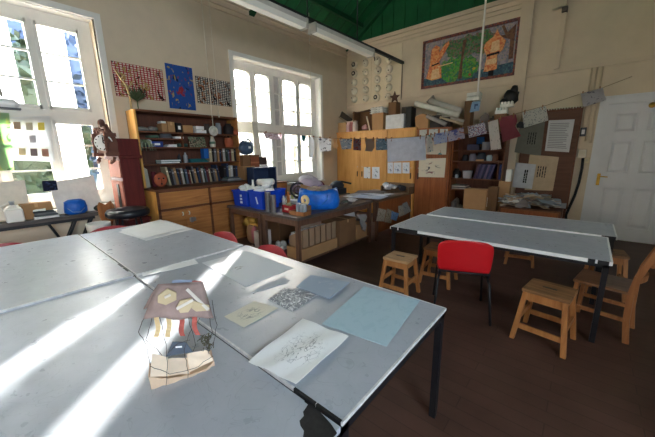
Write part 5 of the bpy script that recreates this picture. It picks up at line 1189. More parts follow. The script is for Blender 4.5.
for k, (px, c) in enumerate(((350.5, (206, 170, 170)), (353.6, (150, 90, 90)), (357, (206, 190, 180)))):
    jar('glass_jar', ('pinkish jar beside the second small carton on the cupboards', 'dark red jar, middle of three on the cupboards', 'whitish jar beside the open brown case')[k], 'jar', cx(px, 128), 6.9, Z0, .075, .25, flat(c), 'jars on the cupboards', .8, lid=flat((170, 150, 140)))
os_ = thing('open_case', 'large open brown case lying on its side on the cupboards', 'case', (cx(364), 7.08, Z0))
w = cx(374)-cx(354); hz = cz(110.5, 364)-Z0
m = MB(); m.box(-w/2, w/2, .14, .16, 0, hz); m.build('back', CARDD, os_, world=False)
for sg in (-1, 1): m = MB(); m.box(sg*w/2-.012, sg*w/2+.012, -.14, .16, 0, hz); m.build('side', CARDD, os_, world=False)
m = MB(); m.hexa([(-w/2, -.18, hz-.06), (w/2, -.18, hz+.0), (w/2, .16, hz), (-w/2, .16, hz)], [(-w/2, -.18, hz-.045), (w/2, -.18, hz+.015), (w/2, .16, hz+.015), (-w/2, .16, hz+.015)]); m.build('lid', flat((110, 76, 56)), os_, world=False)
m = MB(); m.box(-w/2, w/2, -.14, .16, 0, .012); m.build('base', CARDD, os_, world=False)
crumple('fabric_scraps', 'pink and white scraps inside the open brown case', 'fabric scraps', (cx(363), 7.0, Z0+.05), (.12, .06, .1), flat((196, 150, 146)), 9, GT)['kind'] = 'stuff'
m = MB(); m.bar((cx(372.5), 6.86, Z0), (cx(367.3, 117), 6.95, cz(116.5, 367)), .03, .02); tag(m.build('wooden_stick', flat((226, 214, 190))), 'pale wooden stick leaning in front of the open brown case', 'stick', GT)
bx('storage_box', 'tall cardboard carton sealed with tape under the white egg trays', 'box', cx(375), cx(386), 6.84, 7.14, Z0, cz(113.5, 380), CARD, GT, 'tape')
eg = thing('egg_tray', 'stack of white egg trays on the taped carton', 'egg tray', (cx(378.5), 6.99, cz(113.5, 380)+.001))
w = cx(385, 110)-cx(372, 110); 
for k in range(3):
    m = MB(); m.box(-w/2, w/2, -.13, .13, .05*k+.0, .05*k+.015)
    for i in range(4):
        for jy in range(2): m.lathe([(.05, .015), (.055, .03), (.035, .052)], (-w/2+.06+i*(w-.12)/3, -.08+.16*jy, .05*k), 8)
    m.build('tray', flat((222, 220, 214)), eg, world=False)
bx('white_box', 'white box with a ridged lid on the cupboards, under the tall brown box', 'box', cx(388.5), cx(406.5), 6.84, 7.1, Z0, cz(115, 397), flat((222, 222, 222)), GT)
bx('storage_box', 'tall narrow brown box carrying the dark star', 'box', cx(390.3, 108), cx(398, 108), 6.88, 7.1, cz(115, 397)+.001, cz(102.5, 394), CARDD, GT)
sr = MB(); c = AY(394.7, 98.5, 6.98); zb = cz(102.5, 394)+.001; P = []
for k in range(10):
    a = PI/2+k*PI/5; r_ = .14 if k % 2 == 0 else .06; P.append((c.x+r_*math.cos(a), 6.96, zb+.113+r_*math.sin(a)))
sr.prism(P, (0, .03, 0)); tag(sr.build('wooden_star', flat((92, 58, 42))), 'small dark wooden star standing on the tall narrow box', 'star', GT)
bx('storage_box', 'dark carton behind the white box on the cupboards', 'box', cx(399, 108), cx(409, 108), 7.13, 7.25, Z0, cz(106, 404), flat((92, 84, 76)), GT)
Z3 = 2.131
bx('storage_box', 'black case standing beside the white box on the cupboards', 'box', cx(408), cx(413.5), 6.85, 7.1, Z0, cz(108, 410), DARK, GT)
m = MB(); m.prism([(cx(417.5, 120), 6.9, Z3), (cx(430, 120), 6.9, Z3), (cx(430, 120), 6.9, cz(117, 425)), (cx(424, 115), 6.9, cz(113.5, 425)), (cx(416.5, 116), 6.9, cz(117, 420))], (0, .2, 0)); tag(m.build('cardboard_piece', CARD), 'slanted brown carton under the long white tubes', 'box', GT)
def tubeob(name, label, a, b, r, m_, Ya, Yb): m = MB(); m.tube([AY(*a, Ya), AY(*b, Yb)], r, 12); return tag(m.build(name, m_), label, 'tube', GT)
tubeob('card_tube', 'longest white tube sloping across the top of the redder cupboard', (415.5, 103.5), (458.5, 115), .06, flat((222, 218, 206)), 6.95, 6.86)
tubeob('card_tube', 'second white tube above and behind the longest one', (430, 101), (461, 111), .065, flat((206, 202, 192)), 7.12, 7.02)
tubeob('card_tube', 'thin grey tube under the long white tubes', (437, 114), (464, 121.5), .035, flat((176, 170, 158)), 7.05, 6.95)
tubeob('card_tube', 'thinner cream tube lowest in the bundle of tubes', (440, 117.5), (463, 124), .028, flat((186, 170, 140)), 6.95, 6.9)
tubeob('card_tube', 'short grey tube lying in front of the tube bundle', (427, 116), (446, 124.5), .045, flat((158, 152, 146)), 6.85, 6.84)
m = MB(); m.prism([AY(426, 102, 7.15), AY(433, 95, 7.2), AY(436.5, 101.5, 7.2), AY(430, 105, 7.15)], (0, .03, 0)); tag(m.build('grey_board', flat((150, 142, 132))), 'grey triangular offcut sticking up behind the tubes', 'board', GT)
for k, (a, b, zt, y0, y1, lab) in enumerate(((430.5, 441, 115, 6.95, 7.2, 'black carton supporting the tubes above the redder cupboard'), (442, 450.5, 118, 6.92, 7.15, 'dark box below the tubes at the right end of the redder cupboard'))):
    bx('storage_box', lab, 'box', cx(a), cx(b), y0, y1, Z3, cz(zt, 440), flat((64, 56, 52)), GT)

# ------------------------------------------------------------------ plaster faces on the wall
FACE = flat((232, 222, 200))
colx = [-5.215, -4.84, -4.475, -4.13]; rowz = [3.96, 3.735, 3.515, 3.295, 3.075]; yb = YB-.0125
for i, cxx in enumerate(colx):
    for k, zz in enumerate(rowz):
        t = thing('plaster_mask', 'round cream clay face in the %s row from the top, %s column from the corner' % (ORD[k], ORD[i]), 'clay face', (cxx+R.uniform(-.015, .015), yb, zz-(.06 if i == 3 else .02*i)), 0, 'clay faces on the back wall')
        r = R.uniform(.085, .1); m = MB(); m.lathe([(r, 0), (r, .015), (r*.95, .05), (r*.65, .085), (0.001, .095)], (0, 0, 0), 18, R.uniform(.9, 1.02), R.uniform(.95, 1.1), axis='Y'); m.build('disc', FACE, t, world=False)
        m = MB(); s_ = R.choice([1, 1, 2, 2, 3]); 
        if s_ == 3: m.torus((0, -.08, 0), r*.45, .02, 16, 6, 'Y')
        for q in range(s_): m.ball((R.uniform(-.5, .5)*r, -.08, R.uniform(-.5, .5)*r), (r*.2, .016, r*.2), 8)
        m.build('dark_feature', flat((56, 46, 40)), t, world=False)
        m = MB(); m.ball((0, -.088, R.uniform(-.2, .2)*r), (r*.15, .03, r*.28), 8); m.build('nose', FACE, t, world=False)

# ------------------------------------------------------------------ mural
mu = thing('mural_panel', 'large colourful framed picture of two figures in a wood, high on the back wall', 'picture', (-2.27, YB, 3.08))
MX0, MX1, MZ0, MZ1 = -3.235, -1.335, 3.085, 4.075; Y0 = YB-.03
m = MB(); m.box(MX0, MX1, Y0, YB-.001, MZ0, MZ1); m.build('backing', mosaic('lilac_sky', [(168, 154, 164), (150, 138, 150), (126, 130, 142), (172, 158, 148)], 34), mu)
m = MB(); 
for q in ((MX0-.02, MX1+.02, MZ0-.02, MZ0+.035), (MX0-.02, MX1+.02, MZ1-.035, MZ1+.02), (MX0-.02, MX0+.035, MZ0, MZ1), (MX1-.035, MX1+.02, MZ0, MZ1)): m.box(q[0], q[1], Y0-.018, Y0, q[2], q[3])
m.build('frame', mosaic('dark_red_border', [(130, 62, 52), (150, 84, 62), (90, 60, 56), (110, 74, 84)], 40), mu)
W_, H_ = MX1-MX0, MZ1-MZ0
def muralshape(name, pts, m_, k, jag=0.):
    m = MB(); P = [(MX0+u*W_+R.uniform(-jag, jag), Y0, MZ0+v*H_+R.uniform(-jag, jag)) for u, v in pts]; m.prism(P, (0, -.004-.0015*k, 0)); return m.build(name, m_, mu)
def blobpts(u, v, ru, rv, n=22, j=.25): return [(u+ru*math.cos(t)*(1+R.uniform(-j, j)), v+rv*math.sin(t)*(1+R.uniform(-j, j))) for t in [2*PI*i/n for i in range(n)]]
GRN = mosaic('mural_green', [(56, 130, 54), (76, 166, 66), (48, 118, 96), (116, 158, 72)], 30); DGR = mosaic('mural_dark_green', [(62, 104, 76), (104, 134, 98), (136, 106, 92), (80, 124, 62)], 30)
WAT = mosaic('mural_water', [(56, 92, 112), (76, 116, 124), (48, 74, 96)], 30); ORG = mosaic('mural_orange', [(236, 150, 90), (240, 172, 110), (220, 118, 74)], 30); SKN = mosaic('mural_cream', [(244, 206, 156), (232, 190, 140)], 30); BRN = mosaic('mural_brown', [(96, 60, 46), (120, 80, 54)], 30)
muralshape('painted_water', [(.02, .03), (.98, .03), (.98, .24), (.7, .2), (.55, .14), (.3, .18), (.02, .2)], WAT, 0)
muralshape('painted_foliage', blobpts(.44, .72, .2, .22), DGR, 1); muralshape('painted_foliage', blobpts(.66, .72, .13, .2), DGR, 2)
muralshape('painted_foliage', blobpts(.36, .3, .15, .24), GRN, 3); muralshape('painted_foliage', blobpts(.54, .28, .1, .22), GRN, 4)
muralshape('painted_trunk', [(.43, .08), (.475, .08), (.47, .5), (.5, .85), (.46, .85), (.45, .5)], BRN, 5)
muralshape('painted_trunk', [(.93, .3), (.97, .3), (.965, .6), (.97, .92), (.9, .8), (.86, .95), (.84, .93), (.88, .76), (.8, .78), (.93, .66)], BRN, 5)
muralshape('painted_figure', [(.05, .2), (.09, .5), (.1, .8), (.15, .88), (.2, .82), (.19, .7), (.26, .86), (.3, .9), (.31, .84), (.25, .66), (.2, .52), (.23, .34), (.24, .16), (.12, .14)], ORG, 6)
muralshape('painted_figure', [(.11, .16), (.12, .36), (.2, .38), (.22, .18)], SKN, 7); muralshape('painted_belt', [(.11, .44), (.2, .47), (.2, .5), (.11, .47)], INK, 8)
muralshape('painted_stick', [(.19, .4), (.36, .43), (.36, .45), (.19, .43)], SKN, 7)
muralshape('painted_figure', [(.7, .14), (.72, .42), (.68, .6), (.7, .7), (.77, .78), (.8, .9), (.83, .78), (.89, .66), (.87, .5), (.82, .42), (.83, .16), (.78, .12)], ORG, 6)
muralshape('painted_figure', [(.75, .48), (.76, .68), (.83, .7), (.84, .5)], SKN, 7); muralshape('painted_belt', [(.72, .42), (.84, .44), (.84, .48), (.72, .46)], INK, 8)
muralshape('painted_figure', [(.72, .26), (.72, .36), (.82, .37), (.82, .26)], SKN, 7)
muralshape('painted_flower', blobpts(.6, .24, .018, .03, 10), flat((206, 176, 64)), 9); muralshape('painted_flower', blobpts(.56, .13, .014, .025, 10), flat((196, 90, 60)), 9)
muralshape('painted_belt', [(.75, .04), (.8, .04), (.8, .14), (.75, .14)], INK, 8)
# ------------------------------------------------------------------ shelf unit with odds and ends
SXA, SXB, SYF, SYB = xs[3]+.01, -1.27, 6.86, 7.22
su = thing('shelf_unit', 'dark wooden shelf unit full of odds and ends between the cupboards and the pinboard', 'shelf unit', ((SXA+SXB)/2, 7.05, 0))
m = MB(); m.box(SXA, SXA+.025, SYF, SYB, 0, 1.98); m.build('side_panel', OAKD, su)
m = MB(); m.box(SXB-.025, SXB, SYF, SYB, 0, 1.98); m.build('side_panel', SHELFW, su)
m = MB(); m.box(SXA+.025, SXB-.025, SYB-.012, SYB, 0, 1.98); m.build('back_panel', CASED, su)
SH = [1.98, 1.63, 1.405, 1.035, .80, .3]
for z in SH: m = MB(); m.box(SXA+.025, SXB-.025, SYF, SYB-.012, z-.022, z); m.build('shelf', SHELFW, su)
m = MB(); xd = AY(497.5, 170, SYF).x; m.box(xd-.01, xd+.01, SYF+.01, SYB-.02, 1.035, 1.38); m.build('divider', SHELFW, su)
YS = 6.97; GS = 'odds and ends on the dark shelf unit'
def sxp(px, py=160): return AY(px, py, YS).x
z = 1.631
bx('storage_box', 'dark box with a white corner on the upper shelf of the dark unit', 'box', sxp(467), sxp(479), 6.9, 7.1, z, z+.12, flat((56, 58, 84)), GS, 'tape')
bx('storage_box', 'blue box behind the dark one on the upper shelf of the dark unit', 'box', sxp(473), sxp(480), 7.11, 7.2, z, z+.27, flat((30, 96, 170)), GS)
jar('tin_can', 'pale tin on the upper shelf behind the hanging papers', 'can', sxp(484.5), 6.98, z, .075, .16, flat((150, 150, 158)), GS, 1.)
jar('glazed_pot', 'brown pot on the upper shelf, half hidden by the maroon paper', 'pot', sxp(493), 7.0, z, .07, .15, flat((120, 84, 60)), GS)
z = 1.406
for k, (px, r, h, c, nm) in enumerate(((465, .06, .13, (44, 42, 46), 'black jug on the middle shelf of the dark unit'), (472.5, .07, .15, (128, 122, 132), 'mauve-grey jar on the middle shelf'), (481, .085, .17, (56, 62, 72), 'dark glazed round pot on the middle shelf'), (489, .055, .12, (160, 180, 186), 'pale blue cup on the middle shelf'), (495, .05, .13, (110, 70, 48), 'small brown pot at the end of the middle shelf'))):
    jar('glazed_pot', nm, 'pot', sxp(px), 6.98, z, r, h, flat(c), GS, .8)
bx('tan_box', 'flat tan box in front of the dark glazed pot', 'box', sxp(477), sxp(485), 6.868, 6.89, z, z+.035, CARD, GS)
z = 1.036
jar('black_kettle', 'black enamel pot at the left of the folder shelf', 'pot', sxp(457), 7.0, z, .09, .2, DARK, GS, .6)
jar('glass_jar', 'small clear jar in front of the black enamel pot', 'jar', sxp(459), 6.9, z, .035, .08, flat((150, 160, 166)), GS)
jar('white_bucket', 'small whitish bucket beside the leaning folders', 'bucket', sxp(467.5, 175), 6.96, z, .1, .16, flat((176, 172, 178)), GS, 1., prof=[(.085, 0), (.1, .15), (.105, .16), (.095, .16), (.085, .02)])
for k in range(8):
    x = sxp(474+2.5*k, 178); c = ((92, 70, 88), (54, 50, 84), (88, 84, 112), (40, 44, 72), (110, 96, 120), (46, 54, 92), (66, 60, 96), (36, 40, 66))[k]
    m = MB(); dx = .075; m.hexa([(x, 6.9, z), (x+.04, 6.9, z), (x+.04, 7.16, z), (x, 7.16, z)], [(x+dx, 6.9, z+.3), (x+dx+.04, 6.9, z+.3), (x+dx+.04, 7.16, z+.3), (x+dx, 7.16, z+.3)])
    if x+dx+.04 < xd-.012: tag(m.build('folder', flat(c)), 'slanting bluish folder, %s from the whitish bucket' % ORD[k], 'folder', 'slanting folders on the dark shelf unit')
for k in range(2):
    x = xd+.02+.045*k; bx('folder', ('blue upright folder right of the shelf divider', 'cream upright folder at the end of the dark shelf unit')[k], 'folder', x, x+.035, 6.9, 7.15, z, z+.3, flat(((60, 74, 130), (190, 168, 120))[k]), GS)
z = .801
for k in range(4):
    bx('magazine', ('lowest', 'second', 'third', 'topmost')[k]+' magazine in the pile on the low shelf beside the cupboard', 'magazine', SXA+.04, sxp(471)-.02*k, 6.88, 7.15, z+.022*k, z+.022*k+.02, flat(((150, 146, 144), (70, 66, 70), (176, 172, 170), (90, 84, 86))[k]), 'magazines on the low shelf')
crumple('crumpled_paper', 'crumpled grey papers on the bottom shelf of the dark unit', 'paper', (sxp(459), 7.0, .33), (.16, .1, .2), flat((150, 148, 148)), 10, GS)
# cartons in front of it
bx('storage_box', 'wide brown carton standing in front of the dark shelf unit', 'box', AY(463.5, 200, 6.5).x, AY(486, 200, 6.5).x, 6.5, 6.78, .36, AY(475, 189.5, 6.5).z, CARD, 'cartons in front of the shelf unit', 'label')
bx('storage_box', 'large carton on the floor carrying the wide brown one', 'box', AY(462, 200, 6.5).x, AY(488, 200, 6.5).x, 6.45, 6.8, 0, .359, CARDD, 'cartons in front of the shelf unit')
bx('storage_box', 'taller carton behind the wide brown one', 'box', AY(487, 200, 6.6).x, AY(497, 200, 6.6).x, 6.6, 6.84, 0, AY(490, 187, 6.6).z, CARDD, 'cartons in front of the shelf unit')
bx('storage_box', 'tallest narrow carton next to the pinboard', 'box', AY(498, 190, 6.7).x, AY(509.5, 190, 6.7).x, 6.7, 6.85, 0, AY(503, 181.5, 6.7).z, CARD, 'cartons in front of the shelf unit')
bx('white_box', 'small white box standing on the tallest narrow carton', 'box', AY(505.5, 178, 6.72).x, AY(511, 178, 6.72).x, 6.72, 6.84, AY(503, 181.5, 6.7).z+.001, AY(508, 169.5, 6.72).z, WHITE)
# on top of the shelf unit
z = 1.981
p = AY(467.5, 110, 7.05); bx('storage_box', 'tall brown carton on the shelf unit holding up the white egg boxes', 'box', AY(465, 110, 7.0).x, AY(471.5, 110, 7.0).x, 6.95, 7.2, z, AY(470, 101, 7.0).z, CARDD)
e0, e1 = AY(467, 97, 6.98).x, AY(479.5, 97, 6.98).x; zb = AY(470, 101, 7.0).z+.001
eb = thing('egg_box', 'white moulded egg boxes beside the tall white pipe', 'egg box', ((e0+e1)/2, 7.05, zb))
for k in range(2):
    m = MB(); w = e1-e0; m.box(-w/2, w/2, -.1, .1, .085*k, .085*k+.07)
    for i in range(5): m.lathe([(.035, .07), (.03, .082), (0.001, .084)], (-w/2+.04+i*(w-.08)/4, 0, .085*k), 8)
    m.build('box', flat((236, 234, 226)), eb, world=False)
gl = thing('blue_cloth', 'pale blue cloth hanging from the white egg boxes', 'cloth', (AY(475, 107, 6.9).x, 6.93, AY(475, 112, 6.93).z))
m = MB(); hz = AY(475, 101.5, 6.93).z-AY(475, 112, 6.93).z; m.sheet([(-.07, 0, hz), (.09, 0, hz), (.075, 0, .02), (-.1, 0, 0)], .012, 6, 6, .01); m.build('cloth', flat((130, 160, 190)), gl, world=False)
m = MB(); m.box(-.02, .05, -.012, .0, hz*.3, hz*.75); m.build('printed_patch', flat((60, 84, 120)), gl, world=False)
m = MB(); a, b = AY(480, 122, 7.0), AY(494, 122, 7.0)
for k in range(14): m.ball((R.uniform(a.x, b.x), R.uniform(6.95, 7.12), z+R.uniform(.08, .32)), (R.uniform(.05, .11), R.uniform(.05, .08), R.uniform(.05, .09)), 7, .3)
m.ball(((a.x+b.x)/2, 7.03, z+.1), (.22, .1, .1), 9, .1); tag(m.build('plastic_bag', flat((130, 118, 112), .3)), 'crinkled greyish plastic bag on top of the dark shelf unit', 'bag')
q = AY(500.5, 110, 6.95); bx('storage_box', 'brown carton under the white egg cartons at the right end', 'box', AY(495, 116, 7.0).x, AY(507.5, 116, 7.0).x, 6.92, 7.18, z, AY(500, 114, 6.95).z, CARDD)
def eggc(label, pa, pb, pyb, pyt, Y, zb=None):
    a, b = AY(pa, pyb, Y).x, AY(pb, pyb, Y).x; zb = zb or AY(pa, pyb, Y).z; h = AY(pa, pyt, Y).z-AY(pa, pyb, Y).z; t = thing('egg_carton', label, 'egg carton', ((a+b)/2, Y+.08, zb), 0, 'egg cartons on the shelf unit')
    m = MB(); m.box(-(b-a)/2, (b-a)/2, -.08, .08, 0, h*.55); m.build('tray', flat((236, 234, 226)), t, world=False)
    m = MB()
    for i in range(4): m.box(-(b-a)/2+i*(b-a)/4+.008, -(b-a)/2+(i+1)*(b-a)/4-.008, -.075, .075, h*.55, h)
    m.build('lid', flat((242, 240, 232)), t, world=False, bevel=.01); return zb+h
zt = eggc('lower white egg carton on the brown carton beside the plaster post', 495, 506.5, 113.5, 107, 6.92, AY(500, 114, 6.95).z+.001)
eggc('upper white egg carton set back over the lower one', 500, 513, 105.5, 100, 6.98, zt+.001)
m = MB(); c = AY(511, 96, 7.1); m.ball((c.x, 7.1, c.z-.02), (.14, .1, .14), 10, .15); m.ball((c.x+.05, 7.1, c.z+.1), (.07, .06, .09), 8, .15); m.ball((c.x-.08, 7.1, c.z-.1), (.12, .08, .08), 8, .1); tag(m.build('black_bag', DARK), 'black bin bag stuffed between the egg cartons and the plaster post', 'bag')

# ------------------------------------------------------------------ pinboard and notices
pb = thing('pinboard', 'tall brown pinboard leaning on the wall beside the door', 'pinboard', (-.62, 7.24, 0))
m = MB(); m.box(-1.08, -.19, 7.23, 7.28, .5, 2.36); m.build('board', wood('brown_board', (92, 60, 46), (116, 80, 62), 3, 'X', .7), pb)
m = MB(); m.box(-1.08, -.19, 7.222, 7.23, 2.3, 2.36); m.box(-.215, -.19, 7.222, 7.23, .5, 2.3); m.build('frame', SHELFW, pb)
for xx in (-1.05, -.25): m = MB(); m.box(xx, xx+.04, 7.24, 7.27, 0, .5); m.build('leg', SHELFW, pb)
m = MB()
for k in range(22): m.box(-1.06+.04*k, -1.045+.04*k, 7.2, 7.222, 2.335+.005*(k % 3), 2.375)
m.build('clip_row', mat('pale_clips', (206, 200, 180), .5, .2, 9), pb)
YP = 7.219
def notice(label, cs, m_, Y=YP, bars=None, lines=None, name='notice'):
    t = MB(); c = [AY(*p, Y) for p in cs]; t.sheet(c, .002); o = tag(t.build(name, m_), label, 'notice', 'sheets on the pinboard'); 
    def at(u, v): return (c[0]*(1-u)+c[1]*u)*(1-v)+(c[3]*(1-u)+c[2]*u)*v+Vector((0, -.0035, 0))
    t = MB(); n = 0
    for (u0, u1, v0, v1) in (bars or []): t.sheet([at(u0, v0), at(u1, v0), at(u1, v1), at(u0, v1)], .001); n = 1
    if n: t.build('writing', INK if not lines else flat(lines), o, origin=o.location)
    return o
def vbars(u0, n, du, v0, v1, w=.035):   # rows of writing on a sheet turned on its side
    out = []; rr = random.Random(n)
    for k in range(n):
        v = v0
        while v < v1-.03:
            l = rr.uniform(.05, .13); out.append((u0+k*du, u0+k*du+w, v, min(v1, v+l))); v += l+.018
    return out
notice('grey-green sheet with four short lines of writing on the pinboard', ((520.5, 124), (545, 122), (540.7, 156), (514.4, 152.3)), flat((118, 116, 104)), bars=vbars(.42, 4, .09, .3, .68))
notice('cream sheet with four dark lines of writing on the pinboard', ((529.7, 154.5), (559, 157), (552.8, 190.8), (524.5, 190)), flat((196, 172, 142)), bars=vbars(.36, 4, .085, .3, .62))
notice('white sheet with bold black writing overlapping the cream one', ((516.2, 162.6), (536.2, 164.4), (531.8, 189), (511.8, 187)), flat((206, 208, 214)), YP-.006, bars=vbars(.5, 2, .1, .25, .78, .07))
notice('white printed notice in a glossy sleeve high on the pinboard', ((548.8, 120.4), (574.8, 119.3), (569, 152.3), (544.8, 150.8)), mat('glossy_sleeve', (206, 206, 208), .12, .03, 4, sp=.8), bars=[(.08, R.uniform(.7, .93), .1+.055*k, .12+.055*k) for k in range(15)], lines=(130, 130, 134))
# heap of paper below
ch = thing('plan_chest', 'low brown chest below the pinboard, buried under papers', 'chest', (-.72, 6.8, 0))
m = MB(); m.box(-1.2, -.25, 6.5, 7.1, .0, .56); m.build('body', SHELFW, ch)
for k in range(3): m = MB(); m.box(-1.17, -.28, 6.485, 6.5, .05+.17*k, .19+.17*k); m.build('drawer', OAKD, ch)
hp_ = MB()
for k in range(90):
    x, y = R.uniform(-1.18, -.4), R.uniform(6.52, 7.0); a = R.uniform(0, 6.3); w, h = R.uniform(.08, .16), R.uniform(.06, .12); z = .575+R.uniform(0, .19)*(1-abs((x+.8)/.45)**2*.7); tl = R.uniform(-.06, .06)
    hp_.mat(k % 4); hp_.sheet([(x+math.cos(a)*sx*w-math.sin(a)*s2*h, y+math.sin(a)*sx*w+math.cos(a)*s2*h, max(.565, z+tl*sx)) for sx, s2 in ((-1, 1), (1, 1), (1, -1), (-1, -1))], .003, 3, 3, .02, seed=k)
hp_.build('x', [flat((236, 232, 226)), flat((160, 150, 146)), flat((216, 188, 160)), flat((176, 186, 200))]).name = 'paper_heap'
tag(bpy.data.objects['paper_heap'], 'untidy heap of loose papers on the low chest under the pinboard', 'papers', kind='stuff')
bx('white_board', 'small white panel standing at the end of the low chest', 'panel', AY(553, 207, 6.9).x, AY(566, 207, 6.9).x, 6.9, 6.92, .561, AY(560, 203, 6.9).z, flat((170, 172, 176)))
# switches, conduits, cable
def wbox(name, label, cat, px0, px1, py0, py1, m_, d=.05, front=None):
    a, b = AY(px0, py1, YB), AY(px1, py0, YB); t = thing(name, label, cat, ((a.x+b.x)/2, YB, a.z)); w = (b.x-a.x)/2; h = b.z-a.z
    m = MB(); m.box(-w, w, -d, 0, 0, h); m.build('body', m_, t, world=False, bevel=.006)
    if front: m = MB(); front(m, w, h, d); m.build('rocker', flat((206, 196, 176)) if name != 'isolator_switch' else METAL, t, world=False)
    return t
wbox('isolator_switch', 'dark grey isolator switch on the wall between the pinboard and the door', 'switch', 579.5, 587, 127.5, 136.5, flat((64, 70, 76)), .06, lambda m, w, h, d: m.box(-w*.5, w*.5, -d-.012, -d, h*.25, h*.75))
wbox('junction_box', 'pale square junction box above the black cable', 'junction box', 577, 587, 149.5, 157.5, flat((220, 214, 202)), .04, lambda m, w, h, d: m.box(-w*.75, w*.75, -d-.006, -d, h*.12, h*.88))
wbox('light_switch', 'small cream switch beside the top of the black cable', 'switch', 583.5, 590, 157.8, 163, flat((222, 210, 176)), .03, lambda m, w, h, d: m.box(-w*.4, w*.4, -d-.008, -d, h*.3, h*.7))
m = MB(); m.tube([AY(*p, YB-.03) for p in ((583, 158), (582, 168), (579, 182), (574.5, 196), (569, 208), (566, 215))]+[AY(566, 219, YB-.02)], .022, 10); tag(m.build('power_cable', DARK), 'thick black cable curving down the wall beside the door', 'cable')
for k, x in enumerate((-.16, -.09, -.02)):
    m = MB(); zb = (1.99, 1.76, 1.72)[k]; m.tube([(x, YB-.016, zb), (x, YB-.016, 2.99)], .013, 8); tag(m.build('wall_conduit', WALLD), ('cream conduit running down to the isolator switch', 'middle cream conduit of three beside the door', 'cream conduit closest to the door frame')[k], 'conduit', 'conduits beside the door')
m = MB(); m.box(-.7, -.63, YB-.06, YB-.001, 3.06, 3.975); tag(m.build('wall_conduit', WALLD), 'flat cream trunking dropping from the box high on the right-hand wall', 'conduit')
m = MB(); a = AY(552, 8, YB); m.box(-.84, -.64, YB-.12, YB-.001, 4.06, 4.6); m.mat(1).box(-.7, -.62, YB-.1, YB-.002, 3.98, 4.06); tag(m.build('cable_box', [WALLD, flat((80, 72, 66))]), 'cream cable box high on the wall above the flat trunking', 'cable box')
m = MB(); m.tube([(-3.775, YB-.02, 2.9), (-3.775, YB-.02, 3.76)], .014, 8); tag(m.build('wall_conduit', flat((120, 108, 94))), 'thin grey conduit running down the wall from the end of the light track', 'conduit')

# ------------------------------------------------------------------ fluorescent lights on their track
tr_ = thing('light_track', 'long black ceiling track carrying the fluorescent fittings', 'track', (-3.77, 4.7, 3.72))
m = MB(); m.box(-3.80, -3.74, -1.5, YB-.002, 3.72, 3.78); m.build('rail', BLACK, tr_)
for y in (1.6, 3.95, 5.35):
    m = MB(); m.tube([(-3.77, y, 3.78), (-3.77, y, slope(-3.77))], .012, 8); m.build('hanger_rod', BLACK, tr_)
lm, lt, lb = nt('fluorescent_diffuser'); lb.inputs['Base Color'].default_value = (*lin((246, 242, 232)), 1); lb.inputs['Roughness'].default_value = .4
for (ya, yb_, lab) in ((2.15, 3.86, 'white fluorescent fitting hanging at the top edge, nearer the camera'), (4.06, 5.85, 'white fluorescent fitting hanging nearer the back wall')):
    t = thing('fluorescent_light', lab, 'light', (-3.77, (ya+yb_)/2, 3.56), 0, 'fluorescent lights')
    m = MB(); m.box(-3.84, -3.70, ya, yb_, 3.65, 3.72); m.build('housing', flat((206, 200, 190)), t)
    m = MB(); m.hexa([(-3.83, ya+.03, 3.58), (-3.71, ya+.03, 3.58), (-3.71, yb_-.03, 3.58), (-3.83, yb_-.03, 3.58)], [(-3.85, ya, 3.65), (-3.69, ya, 3.65), (-3.69, yb_, 3.65), (-3.85, yb_, 3.65)]); m.build('diffuser', lm, t)
    for ye in (ya, yb_): m = MB(); m.box(-3.855, -3.685, ye-.02, ye+.02, 3.575, 3.72); m.build('end_cap', flat((190, 184, 172)), t)
pk = thing('light_pull', 'small black hook hanging at the joint of the light track', 'hook', (-3.77, 5.98, 3.52))
m = MB(); m.tube([(0, 0, .2), (0, .0, .09), (0, .02, .05), (0, .03, .02)], .01, 6); m.build('hook', DARK, pk, world=False)

# white pipe from the roof to the shelf unit and cords by the window wall
m = MB(); xpp = -1.85; m.tube([(xpp, 6.78, 2.68), (xpp, 6.78, slope(xpp))], .018, 10); tag(m.build('white_pipe', WHITE), 'thin white pipe dropping from the roof in front of the big picture', 'pipe')
def cord(label, px, pyb, x, ring=False, group='cords by the window wall'):
    p = AX(px, pyb, x); t = thing('pull_cord', label, 'pull cord', (p.x, p.y, p.z), 0, group); zt = slope(x)-p.z-.03
    m = MB(); m.tube([(0, 0, .05 if ring else .02), (0, 0, zt)], .008 if ring else .006, 6); m.build('cord', flat((222, 210, 190)), t, world=False)
    m = MB()
    if ring: m.torus((0, 0, 0), .07, .016, 22, 8, 'X'); m.lathe([(.06, 0), (.06, .012), (0.001, .012)], (-.006, 0, 0), 18, axis='X')
    else: m.ball((0, 0, 0), (.016, .016, .028), 8)
    m.build('pull_ring' if ring else 'toggle', flat((206, 200, 190)), t, world=False)
cord('cord with a pale ring pull hanging in front of the bookcase', 213.5, 131, -5.0, True)
cord('thin cord with a small white toggle beside the ring pull cord', 219, 116, -5.0)
cord('short cord with a white toggle hanging below the light track', 309.5, 40, -5.15)
cord('long thin cord hanging across the right part of the bright window', 312, 137, -5.4)

